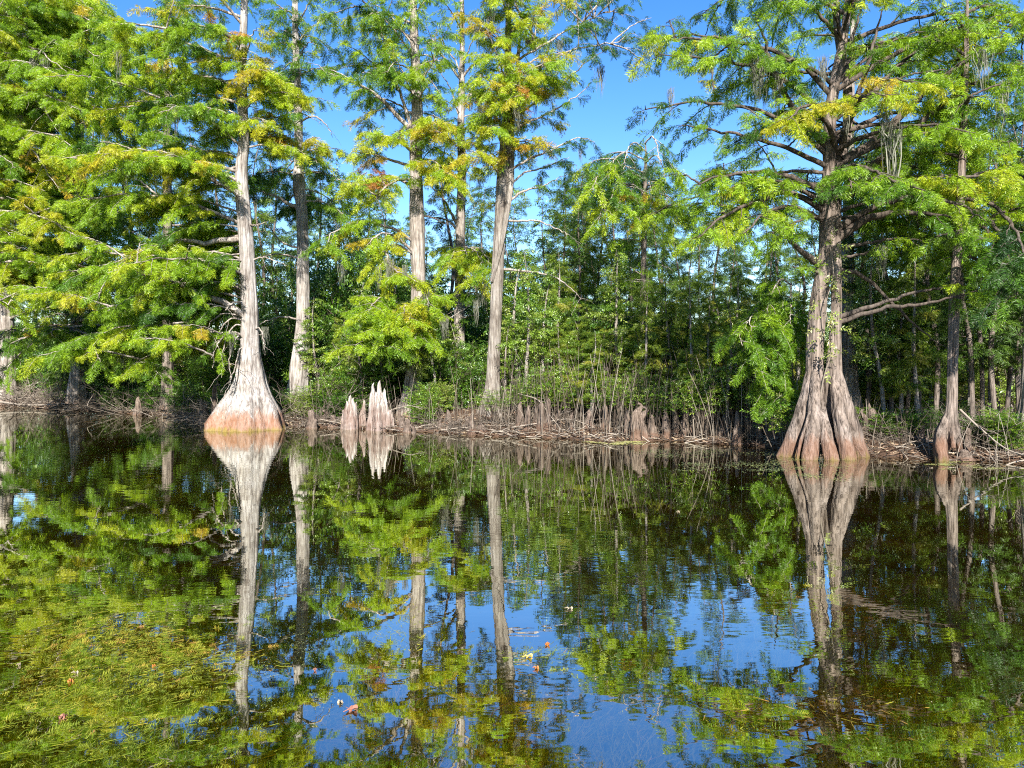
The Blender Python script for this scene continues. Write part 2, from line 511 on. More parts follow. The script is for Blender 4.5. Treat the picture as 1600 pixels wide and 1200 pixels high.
# ------------------------------------------------------------------ cypress limbs and crowns
class Tree:
    def __init__(s, name, label, cat, Y, path, bark, limb_mat, seed, flare=.3, sides=44, group=None, lean=0.0):
        s.rs = np.random.RandomState(seed)
        s.Y = Y
        s.path = np.array(path, float)
        b = P(path[0][0], path[0][1], Y)
        s.base = np.array((b[0], Y, max(b[2], -.4)))
        s.e = empty(name, (s.base[0], s.base[1], 0))
        s.org = np.array((s.base[0], s.base[1], 0.))
        tag(s.e, label, cat, group)
        s.bark, s.lm, s.sides, s.flare = bark, limb_mat, sides, flare
        s.sprays = []
        s.crown_mat = M_LEAF
        s.moss = []
        s.fine = MB()
        s.nodes = []

    def trunk_pt(s, py):
        ys = s.path[:, 1][::-1]
        x = np.interp(py, ys, s.path[:, 0][::-1])
        r = np.interp(py, ys, s.path[:, 2][::-1]) / F * s.Y
        return P(x, py, s.Y), r

    def build_trunk(s, stems=None, legs=()):
        mb = MB()
        for st in (stems or [s.path]):
            st = np.array(st, float)
            p = np.array([np.append(P(x, y, s.Y + (st[k, 3] if st.shape[1] > 3 else 0)), r / F * s.Y) for k, (x, y, r) in enumerate(st[:, :3])])
            p = spline(p, 90)
            rad = np.maximum(p[:, 3], .008)
            r0 = np.median(rad)
            ph = s.rs.uniform(0, 6.28, 8)
            am = np.clip((rad / r0 - 1.05) / 2.5, .0, 1.) * s.flare * 1.6 + .05
            zz = p[:, 2]
            wob = s.rs.uniform(0, 6.28, 6)

            def radial(i, th, am=am, ph=ph, zz=zz, wob=wob):
                T = th[None, :] + .12 * np.sin(zz * .9 + wob[0])[:, None]
                f = (.55 * (1 - 2 * np.abs(np.sin(2.5 * T + ph[0])) ** .7) + .4 * (1 - 2 * np.abs(np.sin(4 * T + ph[1])) ** .8)
                     + .26 * np.cos(11 * T + ph[2] + .4 * np.sin(zz * 2.3)[:, None]) + .2 * np.cos(17 * T + ph[4] + .5 * np.sin(zz * 3.1)[:, None]))
                n = .022 * np.cos(13 * T + ph[5] + .6 * np.sin(zz * 1.7)[:, None]) + .02 * np.sin(7 * zz[:, None] + 3 * T + wob[1]) + .025 * np.sin(2.1 * zz[:, None] + 2 * T + wob[2])
                return 1 + am[:, None] * f + n
            tube(mb, p[:, :3], rad, s.sides, radial=radial)
        for lg in legs:
            lg = np.array(lg, float)
            p = np.array([np.append(P(a[0], a[1], s.Y + a[3]), a[2] / F * s.Y) for a in lg])
            p = spline(p, 30)
            ph = s.rs.uniform(0, 6.28, 4)
            tube(mb, p[:, :3], p[:, 3], 18, radial=lambda i, th, ph=ph: 1 + .12 * np.cos(5 * th[None, :] + ph[0] + .12 * i[:, None]) + .08 * np.cos(7 * th[None, :] + ph[1] - .1 * i[:, None]) + .05 * np.sin(.9 * i[:, None] + ph[2] + 2 * th[None, :]))
        s.trunk = mb.build('trunk', s.bark, s.e, True, s.org)

    def limb(s, pts3, r, fol=.2, dens=1.0, tint=.5, spread=1.0, bare=False, droop=.48, size=.42, tv=.09, mossp=0.0, minr=.006, fine=False):
        size = size * .84
        """pts3: 3-D control points from the trunk outwards"""
        rs = s.rs
        n = 22
        p = spline(np.array(pts3), n)
        seg = np.linalg.norm(np.diff(p, axis=0), axis=1)
        L = seg.sum()
        p[1:-1] += rs.normal(0, .012 * L ** .5, (n - 2, 3)) * np.linspace(.3, 1, n - 2)[:, None]
        if not fine:
            s.nodes.extend(p[4:])
        t = np.linspace(0, 1, n)
        rad = r * (1 - t) ** .8 + minr
        mb = s.fine if fine else MB()
        tube(mb, p, rad, 8, radial=lambda i, th: 1 + .08 * np.sin(3 * th + 1)[None, :] + 0 * i[:, None])
        T = nrm(np.gradient(p, axis=0))
        ns = max(3, int(L * (4.2 if not bare else 2.0) * (1 - fol) * (dens if not bare else 1) ** .5))
        side = rs.choice((-1, 1))
        tbase = tint + rs.normal(0, tv * .6)
        for k in range(ns):
            u = fol + (1 - fol) * (k + rs.uniform(0, .8)) / ns
            u = min(u, .985)
            i = u * (n - 1)
            i0 = int(i)
            pt = p[i0] + (p[min(i0 + 1, n - 1)] - p[i0]) * (i - i0)
            tg = T[i0]
            lat = nrm(np.cross(tg, UP))
            side = -side
            d = nrm(tg * rs.uniform(.35, .8) + lat * side * rs.uniform(.6, 1.) + UP * rs.uniform(-.25, .3))
            l2 = (min(1.4, .26 * L * (1 - .65 * u)) + .35) * rs.uniform(.6, 1.2) * spread
            m = 7
            w = np.linspace(0, 1, m)[:, None]
            q = pt + d * l2 * w + UP * (-droop * rs.uniform(.4, 1.3) * l2 * w ** 2) + rs.normal(0, .02, (m, 3)) * w
            if rs.rand() < (1 if not bare else .8):
                tube(mb, q, np.linspace(min(.4 * np.interp(u, t, rad) + .004, .016), .003, m), 3)
            if rs.rand() < mossp:
                s.moss.append(q[rs.randint(2, m)])
            if bare:
                continue
            tt = tbase + rs.normal(0, tv)
            nq = max(3, int(l2 / .045 * dens * (.36 / size) ** 1.2))
            td = nrm(q[-1] - q[0])
            la2 = nrm(np.cross(td, UP))
            for a in range(nq):
                x = (a + rs.rand()) / nq
                x = .1 + .9 * x
                ii = x * (m - 1)
                j0 = min(int(ii), m - 2)
                qq = q[j0] + (q[j0 + 1] - q[j0]) * (ii - j0)
                sd = rs.choice((-1, 1))
                dd = nrm(td * rs.uniform(.3, 1.) + la2 * sd * rs.uniform(.15, .9) + UP * rs.uniform(-.95, .15))
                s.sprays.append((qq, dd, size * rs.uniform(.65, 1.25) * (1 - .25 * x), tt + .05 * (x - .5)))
        if not fine:
            mb.build('limb', s.lm, s.e, True, s.org)
        return p

    def plimb(s, px, d, r, **k):
        """limb through photo pixels, depth shifting by d metres towards its tip"""
        n = len(px)
        t = np.linspace(0, 1, n) ** 1.2
        pts = [P(a, b, s.Y + d * t[i]) for i, (a, b) in enumerate(px)]
        return s.limb(pts, r, **k)

    def auto(s, n, y0, y1, ex, rise, d, r=.035, **k):
        rs = s.rs
        tint = k.pop('tint', .5)
        tsp = k.pop('tsp', .08)
        for i in range(n):
            y = y0 + (y1 - y0) * (i + rs.uniform(.1, .9)) / n
            a, tr = s.trunk_pt(y)
            e_x = rs.uniform(*ex)
            up = rs.uniform(*rise)
            dd = rs.uniform(*d)
            Ye = max(s.Y + dd, 8)
            b = P(e_x, y - up, s.Y)
            b[1] = Ye
            L = np.linalg.norm(b - a)
            m1 = a + (b - a) * .35 + UP * .10 * L
            m2 = a + (b - a) * .7 + UP * .10 * L
            s.limb([a, m1, m2, b], r * (.6 + .16 * L) * rs.uniform(.8, 1.2), tint=tint + rs.normal(0, tsp), **k)

    def cover(s, x0, x1, y0, y1, step, d, tint, skip=None, fol=.25, jit=.45, **k):
        """leafy boughs spread evenly through a region of the crown"""
        rs = s.rs
        for gx in np.arange(x0, x1, step):
            for gy in np.arange(y0, y1, step):
                x = gx + rs.uniform(-jit, jit) * step
                y = gy + rs.uniform(-jit, jit) * step
                if skip and skip(x, y):
                    continue
                b = P(x, y, s.Y)
                b[1] = s.Y + rs.uniform(*d)
                nn = np.array(s.nodes)              # the bough forks off the limb nearest to it
                dist = np.linalg.norm(nn - b, axis=1) + np.abs(nn[:, 2] - b[2] + .2) * .6
                a = nn[np.argsort(dist)[rs.randint(2, 9)]]
                L = np.linalg.norm(b - a)
                if L < .5:
                    b = b + nrm(rs.normal(0, 1, 3) * np.array((1, 1, .3))) * .6
                    L = np.linalg.norm(b - a)
                s.limb([a, a + (b - a) * .4 + UP * .08 * L, a + (b - a) * .75 + UP * .07 * L, b], .008 + .007 * L, fol=fol, tint=tint + rs.normal(0, .07), fine=True, **k)

    def finish(s, temps=CYP):
        if s.fine.n:
            tag(s.fine.build('fine_branches', s.lm, s.e, True, s.org), kind='stuff')
        if s.sprays:
            mb = MB()
            expand(mb, s.sprays, temps, s.rs)
            s.crown = mb.build('crown', s.crown_mat, s.e, False, s.org)
        return s.e


MOSS = []            # (point, tree label words)


def moss_from(t, words):
    for m in t.moss:
        MOSS.append((m, words))
#@@TREES
# ------------------------------------------------------------------ the main cypresses
build_ground()
build_water()

# --- pale cypress with the wide flared foot, standing in the water
t3 = Tree('cypress_tree', 'pale grey cypress with a wide smooth flared foot standing in the water', 'tree', 20.4,
          [(388, 692, 63), (388, 670, 57), (389, 655, 51), (390, 638, 44), (391, 618, 33), (391, 597, 25), (391, 570, 19), (391, 545, 15), (391, 500, 13), (388, 440, 12),
           (385, 380, 11.5), (380, 320, 10.5), (377, 270, 9.5), (381, 220, 8), (379, 170, 7.5), (378, 120, 7), (380, 60, 6), (382, 0, 5), (384, -80, 3), (385, -160, 1)],
          M_BARK_PALE, M_LIMB, 3, flare=.11, sides=56)
t3.build_trunk()
t3.plimb([(378, 373), (337, 376), (318, 380), (296, 376), (262, 378), (220, 390)], -.8, .085, fol=.45, tint=.52)
t3.plimb([(391, 498), (352, 474), (318, 462), (300, 453), (245, 432), (190, 425)], -1.8, .10, fol=.4, tint=.55, mossp=.25)
t3.plimb([(391, 478), (375, 472), (360, 476), (352, 486)], -.5, .04, bare=True)
t3.plimb([(376, 300), (352, 290), (325, 292), (290, 302), (235, 315)], -1.0, .07, fol=.35, tint=.6)
t3.plimb([(378, 270), (366, 262), (350, 270), (330, 262)], -.4, .05, fol=.4, tint=.62)
t3.plimb([(392, 540), (370, 520), (345, 530), (330, 560)], -1.2, .03, fol=.2, tint=.4, mossp=.4, dens=.7)
t3.auto(24, 66, 480, (140, 330), (-50, 45), (-3.0, 2.2), tint=.50, tsp=.07, fol=.12, dens=1.3, size=.36, mossp=.02)
t3.auto(15, 330, 540, (140, 350), (-55, 5), (-1.8, 1.8), r=.024, tint=.38, tsp=.10, fol=.15, dens=1.3, size=.36)
t3.auto(12, 115, 235, (415, 478), (-20, 25), (-1.4, 1.0), tint=.62, fol=.2, dens=1.25)
t3.auto(6, 60, 150, (330, 420), (10, 50), (-2, 1), tint=.62, fol=.15, dens=1.1)
t3.auto(8, -120, 60, (200, 470), (0, 70), (-2.5, 1.5), tint=.55, fol=.2, dens=.8)
t3.cover(150, 372, 70, 590, 38, (-2.6, 2.0), .50, size=.36, dens=1.2, mossp=.015, skip=lambda x, y: (x > 330 and y > 250) or (250 < y < 340 and 200 < x < 300 and (x + y) % 3 < 1.6))
for tw in ([(389, 515), (368, 508), (350, 540), (346, 590)], [(390, 530), (372, 525), (358, 560), (362, 605)], [(389, 505), (360, 498), (338, 530), (332, 575)],
           [(390, 545), (375, 545), (366, 580), (350, 620)], [(393, 520), (405, 512), (412, 530), (414, 555)], [(388, 495), (350, 490), (328, 505), (322, 540)]):
    t3.plimb(tw, -.9, .018, bare=True, fol=.15, mossp=.12, spread=.8)
t3.plimb([(388, 410), (410, 402), (432, 408), (448, 415)], -.5, .02, bare=True)
t3.plimb([(384, 350), (400, 352), (418, 346)], -.4, .02, bare=True)
t3.finish()
moss_from(t3, 'pale flared cypress')

# --- cypress behind it to the right
t4 = Tree('cypress_tree', 'grey cypress with a slanted foot just behind and right of the pale flared cypress', 'tree', 24.0,
          [(462, 662, 27), (463, 640, 21), (465, 610, 16), (469, 560, 14), (473, 500, 10.5), (473, 430, 9.5), (473, 370, 9), (471, 320, 8.5), (467, 290, 9.5),
           (467, 240, 7), (466, 190, 6.5), (464, 130, 6), (462, 70, 5), (461, 0, 4), (460, -80, 1)], M_BARK_PALE, M_LIMB, 4, flare=.12)
t4.build_trunk()
t4.plimb([(466, 325), (450, 318), (430, 306), (410, 300), (385, 285)], -.6, .06, fol=.6, tint=.25)
t4.plimb([(470, 405), (445, 398), (420, 398), (395, 407)], -.5, .03, bare=True)
t4.plimb([(468, 388), (440, 378), (425, 360), (410, 340)], -.8, .03, bare=True)
t4.plimb([(474, 388), (495, 390), (520, 388)], -.5, .025, fol=.5, tint=.5)
t4.plimb([(471, 500), (440, 495), (415, 502), (400, 510)], -1., .03, bare=True)
t4.plimb([(469, 190), (490, 182), (510, 195), (520, 215)], -.5, .03, bare=True)
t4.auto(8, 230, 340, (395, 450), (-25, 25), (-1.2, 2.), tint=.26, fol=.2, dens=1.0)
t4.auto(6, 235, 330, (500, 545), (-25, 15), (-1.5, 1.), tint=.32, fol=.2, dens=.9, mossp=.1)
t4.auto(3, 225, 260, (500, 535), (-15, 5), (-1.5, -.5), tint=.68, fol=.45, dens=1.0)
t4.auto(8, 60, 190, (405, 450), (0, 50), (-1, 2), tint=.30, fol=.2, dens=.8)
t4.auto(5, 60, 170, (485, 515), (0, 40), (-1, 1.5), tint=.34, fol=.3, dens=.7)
t4.auto(7, -60, 70, (400, 540), (10, 60), (-2, 2), tint=.4, fol=.2, dens=.7)
t4.cover(395, 520, 0, 330, 38, (-1.5, 2.5), .34, dens=1.0, skip=lambda x, y: x > 478 and 110 < y < 250)
t4.finish()
moss_from(t4, 'slant-footed grey cypress')

# --- cypress behind the bleached stump
t5 = Tree('cypress_tree', 'tall grey cypress behind the bleached stump with drooping yellow-green boughs', 'tree', 23.0,
          [(643, 668, 27), (644, 640, 21), (645, 610, 15), (650, 560, 13), (654, 500, 12.5), (654, 430, 11), (652, 360, 11.5), (651, 320, 11), (650, 270, 10), (650, 230, 10),
           (652, 190, 9), (651, 140, 8), (649, 90, 7), (646, 20, 6), (645, -60, 4), (645, -150, 1)], M_BARK_GREY, M_LIMB, 5, flare=.14)
t5.build_trunk()
t5.plimb([(645, 205), (620, 180), (590, 150), (555, 130), (515, 114), (490, 100)], -1.2, .075, fol=.35, tint=.34, dens=.9)
t5.plimb([(643, 200), (632, 165), (615, 120), (600, 70), (592, 30)], -.5, .05, fol=.35, tint=.38)
t5.plimb([(648, 215), (655, 165), (661, 135), (664, 90)], .3, .05, fol=.4, tint=.4)
t5.plimb([(648, 240), (625, 222), (600, 212), (572, 218)], -1.2, .05, fol=.3, tint=.66, dens=1.2, mossp=.1)
t5.plimb([(645, 260), (610, 250), (580, 240), (548, 238)], -1., .05, fol=.4, tint=.70, dens=1.1, mossp=.1)
t5.plimb([(645, 290), (610, 275), (575, 280), (550, 292)], -1.3, .05, fol=.3, tint=.70, dens=1.3)
t5.plimb([(648, 285), (630, 280), (605, 290), (585, 318)], -1.5, .05, fol=.3, tint=.62, dens=1.3)
t5.plimb([(655, 275), (680, 262), (700, 268), (712, 285)], -1.0, .04, fol=.3, tint=.62, dens=1.2)
t5.plimb([(648, 380), (620, 360), (590, 350), (560, 345), (520, 365), (512, 380)], -1.8, .05, fol=.35, tint=.54, dens=1.1, mossp=.15)
t5.plimb([(648, 395), (620, 372), (596, 365), (572, 385)], -1.6, .045, fol=.3, tint=.58, dens=1.3, mossp=.2)
t5.plimb([(650, 400), (625, 385), (605, 388), (610, 415), (650, 440)], -2.2, .04, fol=.25, tint=.56, dens=1.3, mossp=.2)
for ex, ey, ti in ((560, 500, .40), (580, 520, .50), (600, 505, .56), (620, 512, .58), (640, 500, .56), (555, 540, .38), (610, 545, .48), (650, 530, .5), (630, 490, .58), (590, 490, .45), (670, 478, .55), (575, 485, .5)):
    t5.plimb([(650, 495), (.55 * 650 + .45 * ex, 478), (.25 * 650 + .75 * ex, ey - 18), (ex, ey)], -2.4, .035, fol=.3, tint=ti, dens=1.25, mossp=.04)
t5.plimb([(645, 540), (610, 552), (570, 548), (545, 555), (525, 540)], -1.5, .025, bare=True)
t5.auto(7, 90, 190, (560, 630), (10, 70), (-1.5, 1), tint=.36, fol=.25, dens=1.0)
t5.auto(5, 80, 170, (670, 700), (10, 50), (-1, 1.5), tint=.40, fol=.25, dens=.9)
t5.auto(5, 200, 290, (680, 730), (-20, 20), (-1.8, .2), tint=.64, fol=.25, dens=1.2)
t5.auto(10, -120, 90, (520, 720), (10, 70), (-2, 2), tint=.42, fol=.2, dens=.7)
t5.cover(500, 700, 0, 200, 38, (-2, 2), .40, dens=1.0, skip=lambda x, y: x < 575 and y > 120)
t5.cover(560, 720, 200, 330, 36, (-2, .5), .60, dens=1.1)
t5.plimb([(652, 335), (675, 340), (695, 350)], .4, .04, bare=True)
t5.finish()
moss_from(t5, 'cypress behind the bleached stump')

# --- cypress with moss-hung bare twigs
t6 = Tree('cypress_tree', 'slim cypress with a fan of bare upper branches and moss-hung yellow-green bough halfway up', 'tree', 25.0,
          [(711, 662, 17), (712, 640, 13), (714, 600, 10), (717, 540, 9), (718, 450, 8), (719, 380, 7.5), (720, 320, 7), (722, 270, 6.5), (720, 210, 6), (721, 150, 5), (722, 80, 4), (722, 0, 3), (722, -90, 1)],
          M_BARK_GREY, M_LIMB, 6, flare=.2)
t6.build_trunk()
t6.plimb([(720, 125), (735, 105), (760, 90), (785, 68), (800, 50)], -.4, .045, fol=.5, tint=.4, dens=.5)
t6.plimb([(720, 125), (705, 105), (690, 85), (678, 66), (665, 40)], -.4, .045, fol=.6, tint=.45, dens=.6)
t6.plimb([(719, 120), (712, 95), (694, 70), (690, 40)], .3, .03, fol=.6, tint=.45, dens=.5)
t6.plimb([(719, 190), (708, 150), (700, 130), (688, 115), (680, 100)], -.4, .03, bare=True)
t6.plimb([(722, 165), (735, 145), (745, 128), (752, 105)], .3, .05, fol=.6, tint=.3, dens=.5)
t6.plimb([(716, 355), (706, 335), (692, 310), (678, 295), (672, 280)], -.3, .055, bare=True)
t6.plimb([(718, 362), (700, 345), (680, 340), (665, 342)], .4, .04, bare=True)
for ex, ey in ((705, 405), (730, 398), (755, 410), (775, 425), (700, 420), (745, 440)):
    t6.plimb([(719, 395), (.5 * 719 + .5 * ex, 388), (ex, ey)], -1.8, .03, fol=.25, tint=.58, dens=1.2, mossp=.15)
t6.plimb([(719, 440), (725, 465), (732, 478), (705, 495), (688, 505)], -1.5, .025, bare=True, mossp=.4)
t6.plimb([(720, 430), (735, 450), (748, 440), (750, 460)], -1.5, .02, bare=True, mossp=.7)
t6.auto(9, 170, 290, (690, 765), (-10, 30), (-2.2, .2), tint=.62, fol=.2, dens=1.15, mossp=.06)
t6.auto(5, -40, 120, (680, 780), (20, 70), (-1.5, 1.5), tint=.5, fol=.3, dens=.6)
t6.auto(4, 470, 560, (690, 750), (-30, 10), (-1.5, .5), tint=.3, fol=.2, dens=1.)
t6.finish()
moss_from(t6, 'slim cypress with the bare branch fan')

# --- cypress with yellowing crown
t7 = Tree('cypress_tree', 'grey cypress with a yellowing crown and a leaning straight trunk beside the open sky', 'tree', 21.5,
          [(762, 672, 33), (764, 655, 24), (767, 630, 16), (770, 600, 11.5), (771, 560, 9.8), (774, 500, 9.5), (777, 430, 9.5), (781, 350, 9), (785, 280, 9), (790, 225, 9), (792, 180, 7), (793, 120, 6), (794, 60, 5), (795, -20, 4), (796, -120, 1)],
          M_BARK_DIM, M_LIMB, 7, flare=.16)
t7.build_trunk(legs=[[(768, 440, 3, -.15), (782, 390, 3, -.2), (791, 340, 4, -.2), (798, 290, 4.5, -.1), (798, 235, 5, 0), (800, 190, 4, 0), (806, 130, 3, 0), (812, 60, 2, 0)]])
for px, d, r, ti, de, fo in (
        ([(793, 215), (815, 195), (850, 180), (895, 155), (922, 130)], -.6, .035, .15, .35, .4),
        ([(794, 190), (830, 165), (870, 140), (905, 105), (950, 75)], -.4, .035, .12, .3, .5),
        ([(798, 265), (825, 250), (860, 235), (905, 215), (930, 222)], -.5, .035, .12, .45, .35),
        ([(796, 290), (820, 270), (850, 262), (890, 245)], .5, .03, .12, .4, .4),
        ([(790, 320), (815, 300), (850, 290), (880, 275)], .4, .035, .15, .4, .4),
        ([(788, 345), (812, 345), (840, 345), (872, 358), (890, 367)], -.8, .03, .2, .1, .9),
        ([(783, 420), (820, 424), (860, 430), (890, 450), (908, 468)], -1.4, .03, .2, .1, .9),
        ([(796, 150), (840, 110), (890, 80), (960, 66), (1000, 60)], -.2, .035, .12, .3, .5),
        ([(796, 100), (850, 70), (900, 40), (960, 15)], .2, .035, .15, .5, .4)):
    t7.plimb(px, d, r, fol=fo, tint=ti, dens=min(1., de * 1.7), mossp=.12, spread=.95, size=.34)
t7.auto(10, 105, 250, (795, 865), (0, 50), (-2.2, -.2), tint=.66, fol=.2, dens=1.05, mossp=.06)
t7.auto(5, 90, 180, (830, 895), (10, 50), (-1.5, .5), tint=.66, fol=.4, dens=.9, mossp=.05)
t7.auto(8, 130, 290, (725, 780), (-5, 35), (-2., .5), tint=.66, fol=.2, dens=1.1, mossp=.05)
t7.cover(735, 900, 0, 235, 36, (-2, 1.5), .60, dens=1.0, mossp=.05, skip=lambda x, y: x > 870 and y > 150)
t7.cover(885, 1020, -50, 100, 42, (-1, 1.5), .16, dens=.5, size=.34, skip=lambda x, y: y > 70 and x < 960)
t7.auto(4, 250, 330, (745, 830), (-15, 20), (-1., 1.), tint=.4, fol=.3, dens=.7)
t7.auto(8, -100, 90, (730, 880), (20, 70), (-2, 2), tint=.6, fol=.2, dens=.7)
t7.finish()
moss_from(t7, 'yellowing cypress')

# --- two trees of the left shore and the crown that reaches in from beyond the frame
t1 = Tree('cypress_tree', 'stout grey cypress on the far left shore behind tangled dry brush', 'tree', 33.5,
          [(8, 632, 25), (9, 600, 17), (9, 560, 14), (9, 500, 11.5), (8, 450, 10), (6, 400, 9.5), (4, 330, 9), (2, 260, 8), (0, 180, 7), (0, 80, 5), (-2, 0, 4), (-3, -60, 1)], M_BARK_GREY, M_LIMB, 1, flare=.12)
t1.build_trunk()
t1.auto(26, 60, 470, (70, 190), (-30, 40), (-5, 1), tint=.48, fol=.15, dens=1.1, size=.5, mossp=.03)
t1.auto(8, 60, 420, (-90, 20), (-10, 40), (-5, -1), tint=.5, fol=.1, dens=.9, size=.5)
t1.plimb([(10, 500), (40, 488), (80, 480), (110, 470)], -2, .05, bare=True)
t1.finish()
moss_from(t1, 'stout cypress on the left shore')

t2 = Tree('cypress_tree', 'mottled cypress trunk half hidden in foliage between the left shore and the pale cypress', 'tree', 30.0,
          [(120, 630, 15), (122, 580, 11), (122, 520, 9), (121, 460, 8), (122, 380, 7.5), (123, 280, 7), (124, 180, 6), (125, 60, 4), (126, -20, 2), (126, -60, 1)], M_BARK_GREY, M_LIMB, 2, flare=.15)
t2.build_trunk()
t2.auto(34, 40, 490, (20, 250), (-30, 40), (-5, 0), tint=.48, fol=.15, dens=1.15, size=.48, mossp=.03)
t2.plimb([(122, 500), (100, 512), (80, 515)], -2.2, .03, fol=.2, tint=.8, size=.5)
t2.auto(3, 480, 520, (60, 170), (-15, 5), (-2.5, -1), tint=.6, fol=.3, dens=.7, size=.45)
t2.cover(50, 335, 470, 605, 38, (-4.5, .5), .34, size=.42, dens=1.0)
t2.finish()
moss_from(t2, 'mottled half-hidden cypress')

t0 = Tree('cypress_tree', 'leafy cypress at the left edge whose bright boughs overhang the shore', 'tree', 24.5,
          [(-75, 668, 40), (-75, 620, 20), (-75, 500, 13), (-74, 300, 11), (-72, 100, 8), (-70, -60, 4), (-70, -150, 1)], M_BARK_GREY, M_LIMB, 20, flare=.12)
t0.build_trunk()
t0.auto(46, 10, 470, (20, 200), (-50, 40), (-2.5, 2.5), tint=.52, tsp=.07, fol=.28, dens=1.3, size=.38, mossp=.04)
t0.cover(-20, 190, 20, 500, 40, (-2.5, 2.5), .50, size=.38, dens=1.2, mossp=.02)
t0.plimb([(-73, 170), (0, 145), (60, 160), (90, 205)], -1.5, .06, bare=True, fol=.3)
t0.plimb([(-73, 250), (0, 205), (40, 220), (95, 300)], -1.5, .06, fol=.6, tint=.8, dens=.5)
t0.plimb([(-73, 90), (0, 62), (50, 75), (105, 112)], -1.2, .05, bare=True, fol=.3)
t0.auto(8, -120, 20, (-40, 150), (0, 60), (-2.5, 2), tint=.5, fol=.25, dens=.8)
t0.finish()
moss_from(t0, 'overhanging cypress at the left edge')

# --- a cypress whose crown fills the space behind the pale one
t12 = Tree('cypress_tree', 'dark slender cypress standing behind the boughs of the pale flared cypress', 'tree', 27.0,
           [(262, 640, 12), (262, 560, 8), (262, 400, 7), (261, 250, 6), (260, 120, 4.5), (260, 0, 3), (260, -60, 1)], M_BARK_DARK, M_LIMB, 12, flare=.2)
t12.build_trunk()
t12.auto(34, 40, 540, (170, 370), (-30, 35), (-2.5, 2), tint=.38, tsp=.12, fol=.15, dens=1., size=.46)
t12.finish()

# --- tree with the drooping yellow clumps in front of the gap
t11 = Tree('cypress_tree', 'thin cypress with drooping lemon-green clumps below the open sky', 'tree', 21.0,
           [(1003, 668, 8), (1003, 600, 5.5), (1004, 500, 4.8), (1006, 400, 4.2), (1008, 300, 3.2), (1009, 250, 2), (1009, 225, .8)], M_BARK_DARK, M_LIMB, 13, flare=.2)
t11.build_trunk()
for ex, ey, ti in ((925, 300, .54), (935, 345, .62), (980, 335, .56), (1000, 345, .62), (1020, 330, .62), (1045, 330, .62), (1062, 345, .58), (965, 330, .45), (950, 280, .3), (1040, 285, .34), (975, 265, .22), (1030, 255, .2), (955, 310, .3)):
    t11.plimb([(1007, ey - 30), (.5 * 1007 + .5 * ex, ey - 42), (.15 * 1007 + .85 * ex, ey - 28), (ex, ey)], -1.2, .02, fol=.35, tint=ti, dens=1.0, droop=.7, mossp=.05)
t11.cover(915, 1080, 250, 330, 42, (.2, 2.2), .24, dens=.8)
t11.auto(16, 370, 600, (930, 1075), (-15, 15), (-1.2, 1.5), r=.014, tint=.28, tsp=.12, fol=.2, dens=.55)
t11.finish()
moss_from(t11, 'thin cypress with lemon-green clumps')

# --- the big buttressed cypress on the right
t8 = Tree('cypress_tree', 'big twin-stemmed cypress with ribbed buttress roots in the water on the right', 'tree', 14.2,
          [(1287, 712, 40), (1290, 560, 20), (1292, 400, 12), (1297, 300, 14), (1300, 200, 10), (1312, 100, 8), (1325, 0, 5), (1333, -200, 1)], M_BARK_BUTT, M_LIMB_SHADED, 8, flare=.34)
t8.build_trunk(stems=[
    [(1261, 730, 18, 0), (1262, 710, 16, 0), (1265, 690, 15, 0), (1269, 650, 14, 0), (1272, 600, 13.5, 0), (1273, 560, 13, 0), (1276, 500, 13, 0), (1284, 440, 12, 0), (1290, 400, 11, 0), (1293, 350, 12, 0), (1297, 300, 14, 0),
     (1297, 260, 10, 0), (1295, 220, 9, 0), (1300, 160, 9, 0), (1305, 120, 7, 0), (1318, 60, 6, 0), (1325, 0, 5, 0), (1330, -100, 3, 0), (1333, -200, 1, 0)],
    [(1316, 730, 20, -.1), (1314, 712, 18, -.1), (1311, 690, 17, -.1), (1307, 650, 16, -.1), (1303, 610, 15, -.1), (1303, 570, 12, -.1), (1305, 520, 9, -.1), (1307, 470, 8, -.1), (1306, 420, 8, -.1), (1303, 370, 10, 0),
     (1302, 320, 12, 0), (1308, 270, 9, .1), (1318, 230, 8, .2), (1325, 180, 7, .2), (1322, 120, 7, .3), (1310, 60, 6, .3), (1306, 0, 5, .3), (1304, -100, 3, .3), (1303, -200, 1, .3)]],
    legs=[[(1222, 726, 14, -.05), (1232, 706, 14, -.1), (1247, 668, 12, -.15), (1261, 615, 9, -.1), (1270, 560, 6, 0)],
          [(1263, 728, 11, -.62), (1266, 705, 10.5, -.55), (1271, 660, 9, -.42), (1274, 610, 8, -.26), (1275, 560, 5, -.05)],
          [(1302, 728, 10, -.7), (1296, 705, 10, -.6), (1288, 668, 9, -.44), (1281, 630, 7, -.26), (1278, 595, 5, -.08)],
          [(1352, 730, 11, -.15), (1343, 708, 11, -.2), (1331, 670, 11, -.25), (1318, 625, 10, -.25), (1306, 575, 7, -.12)],
          [(1328, 728, 10, -.66), (1323, 705, 10, -.58), (1314, 662, 10, -.45), (1306, 615, 8, -.3), (1303, 575, 6, -.1)],
          [(1279, 600, 2, -.1), (1270, 625, 2, -.28), (1262, 655, 2.2, -.42), (1251, 690, 2.4, -.48), (1245, 724, 2.2, -.5)],
          [(1283, 570, 3, -.25), (1284, 610, 3, -.3), (1285, 640, 2.5, -.38)]])
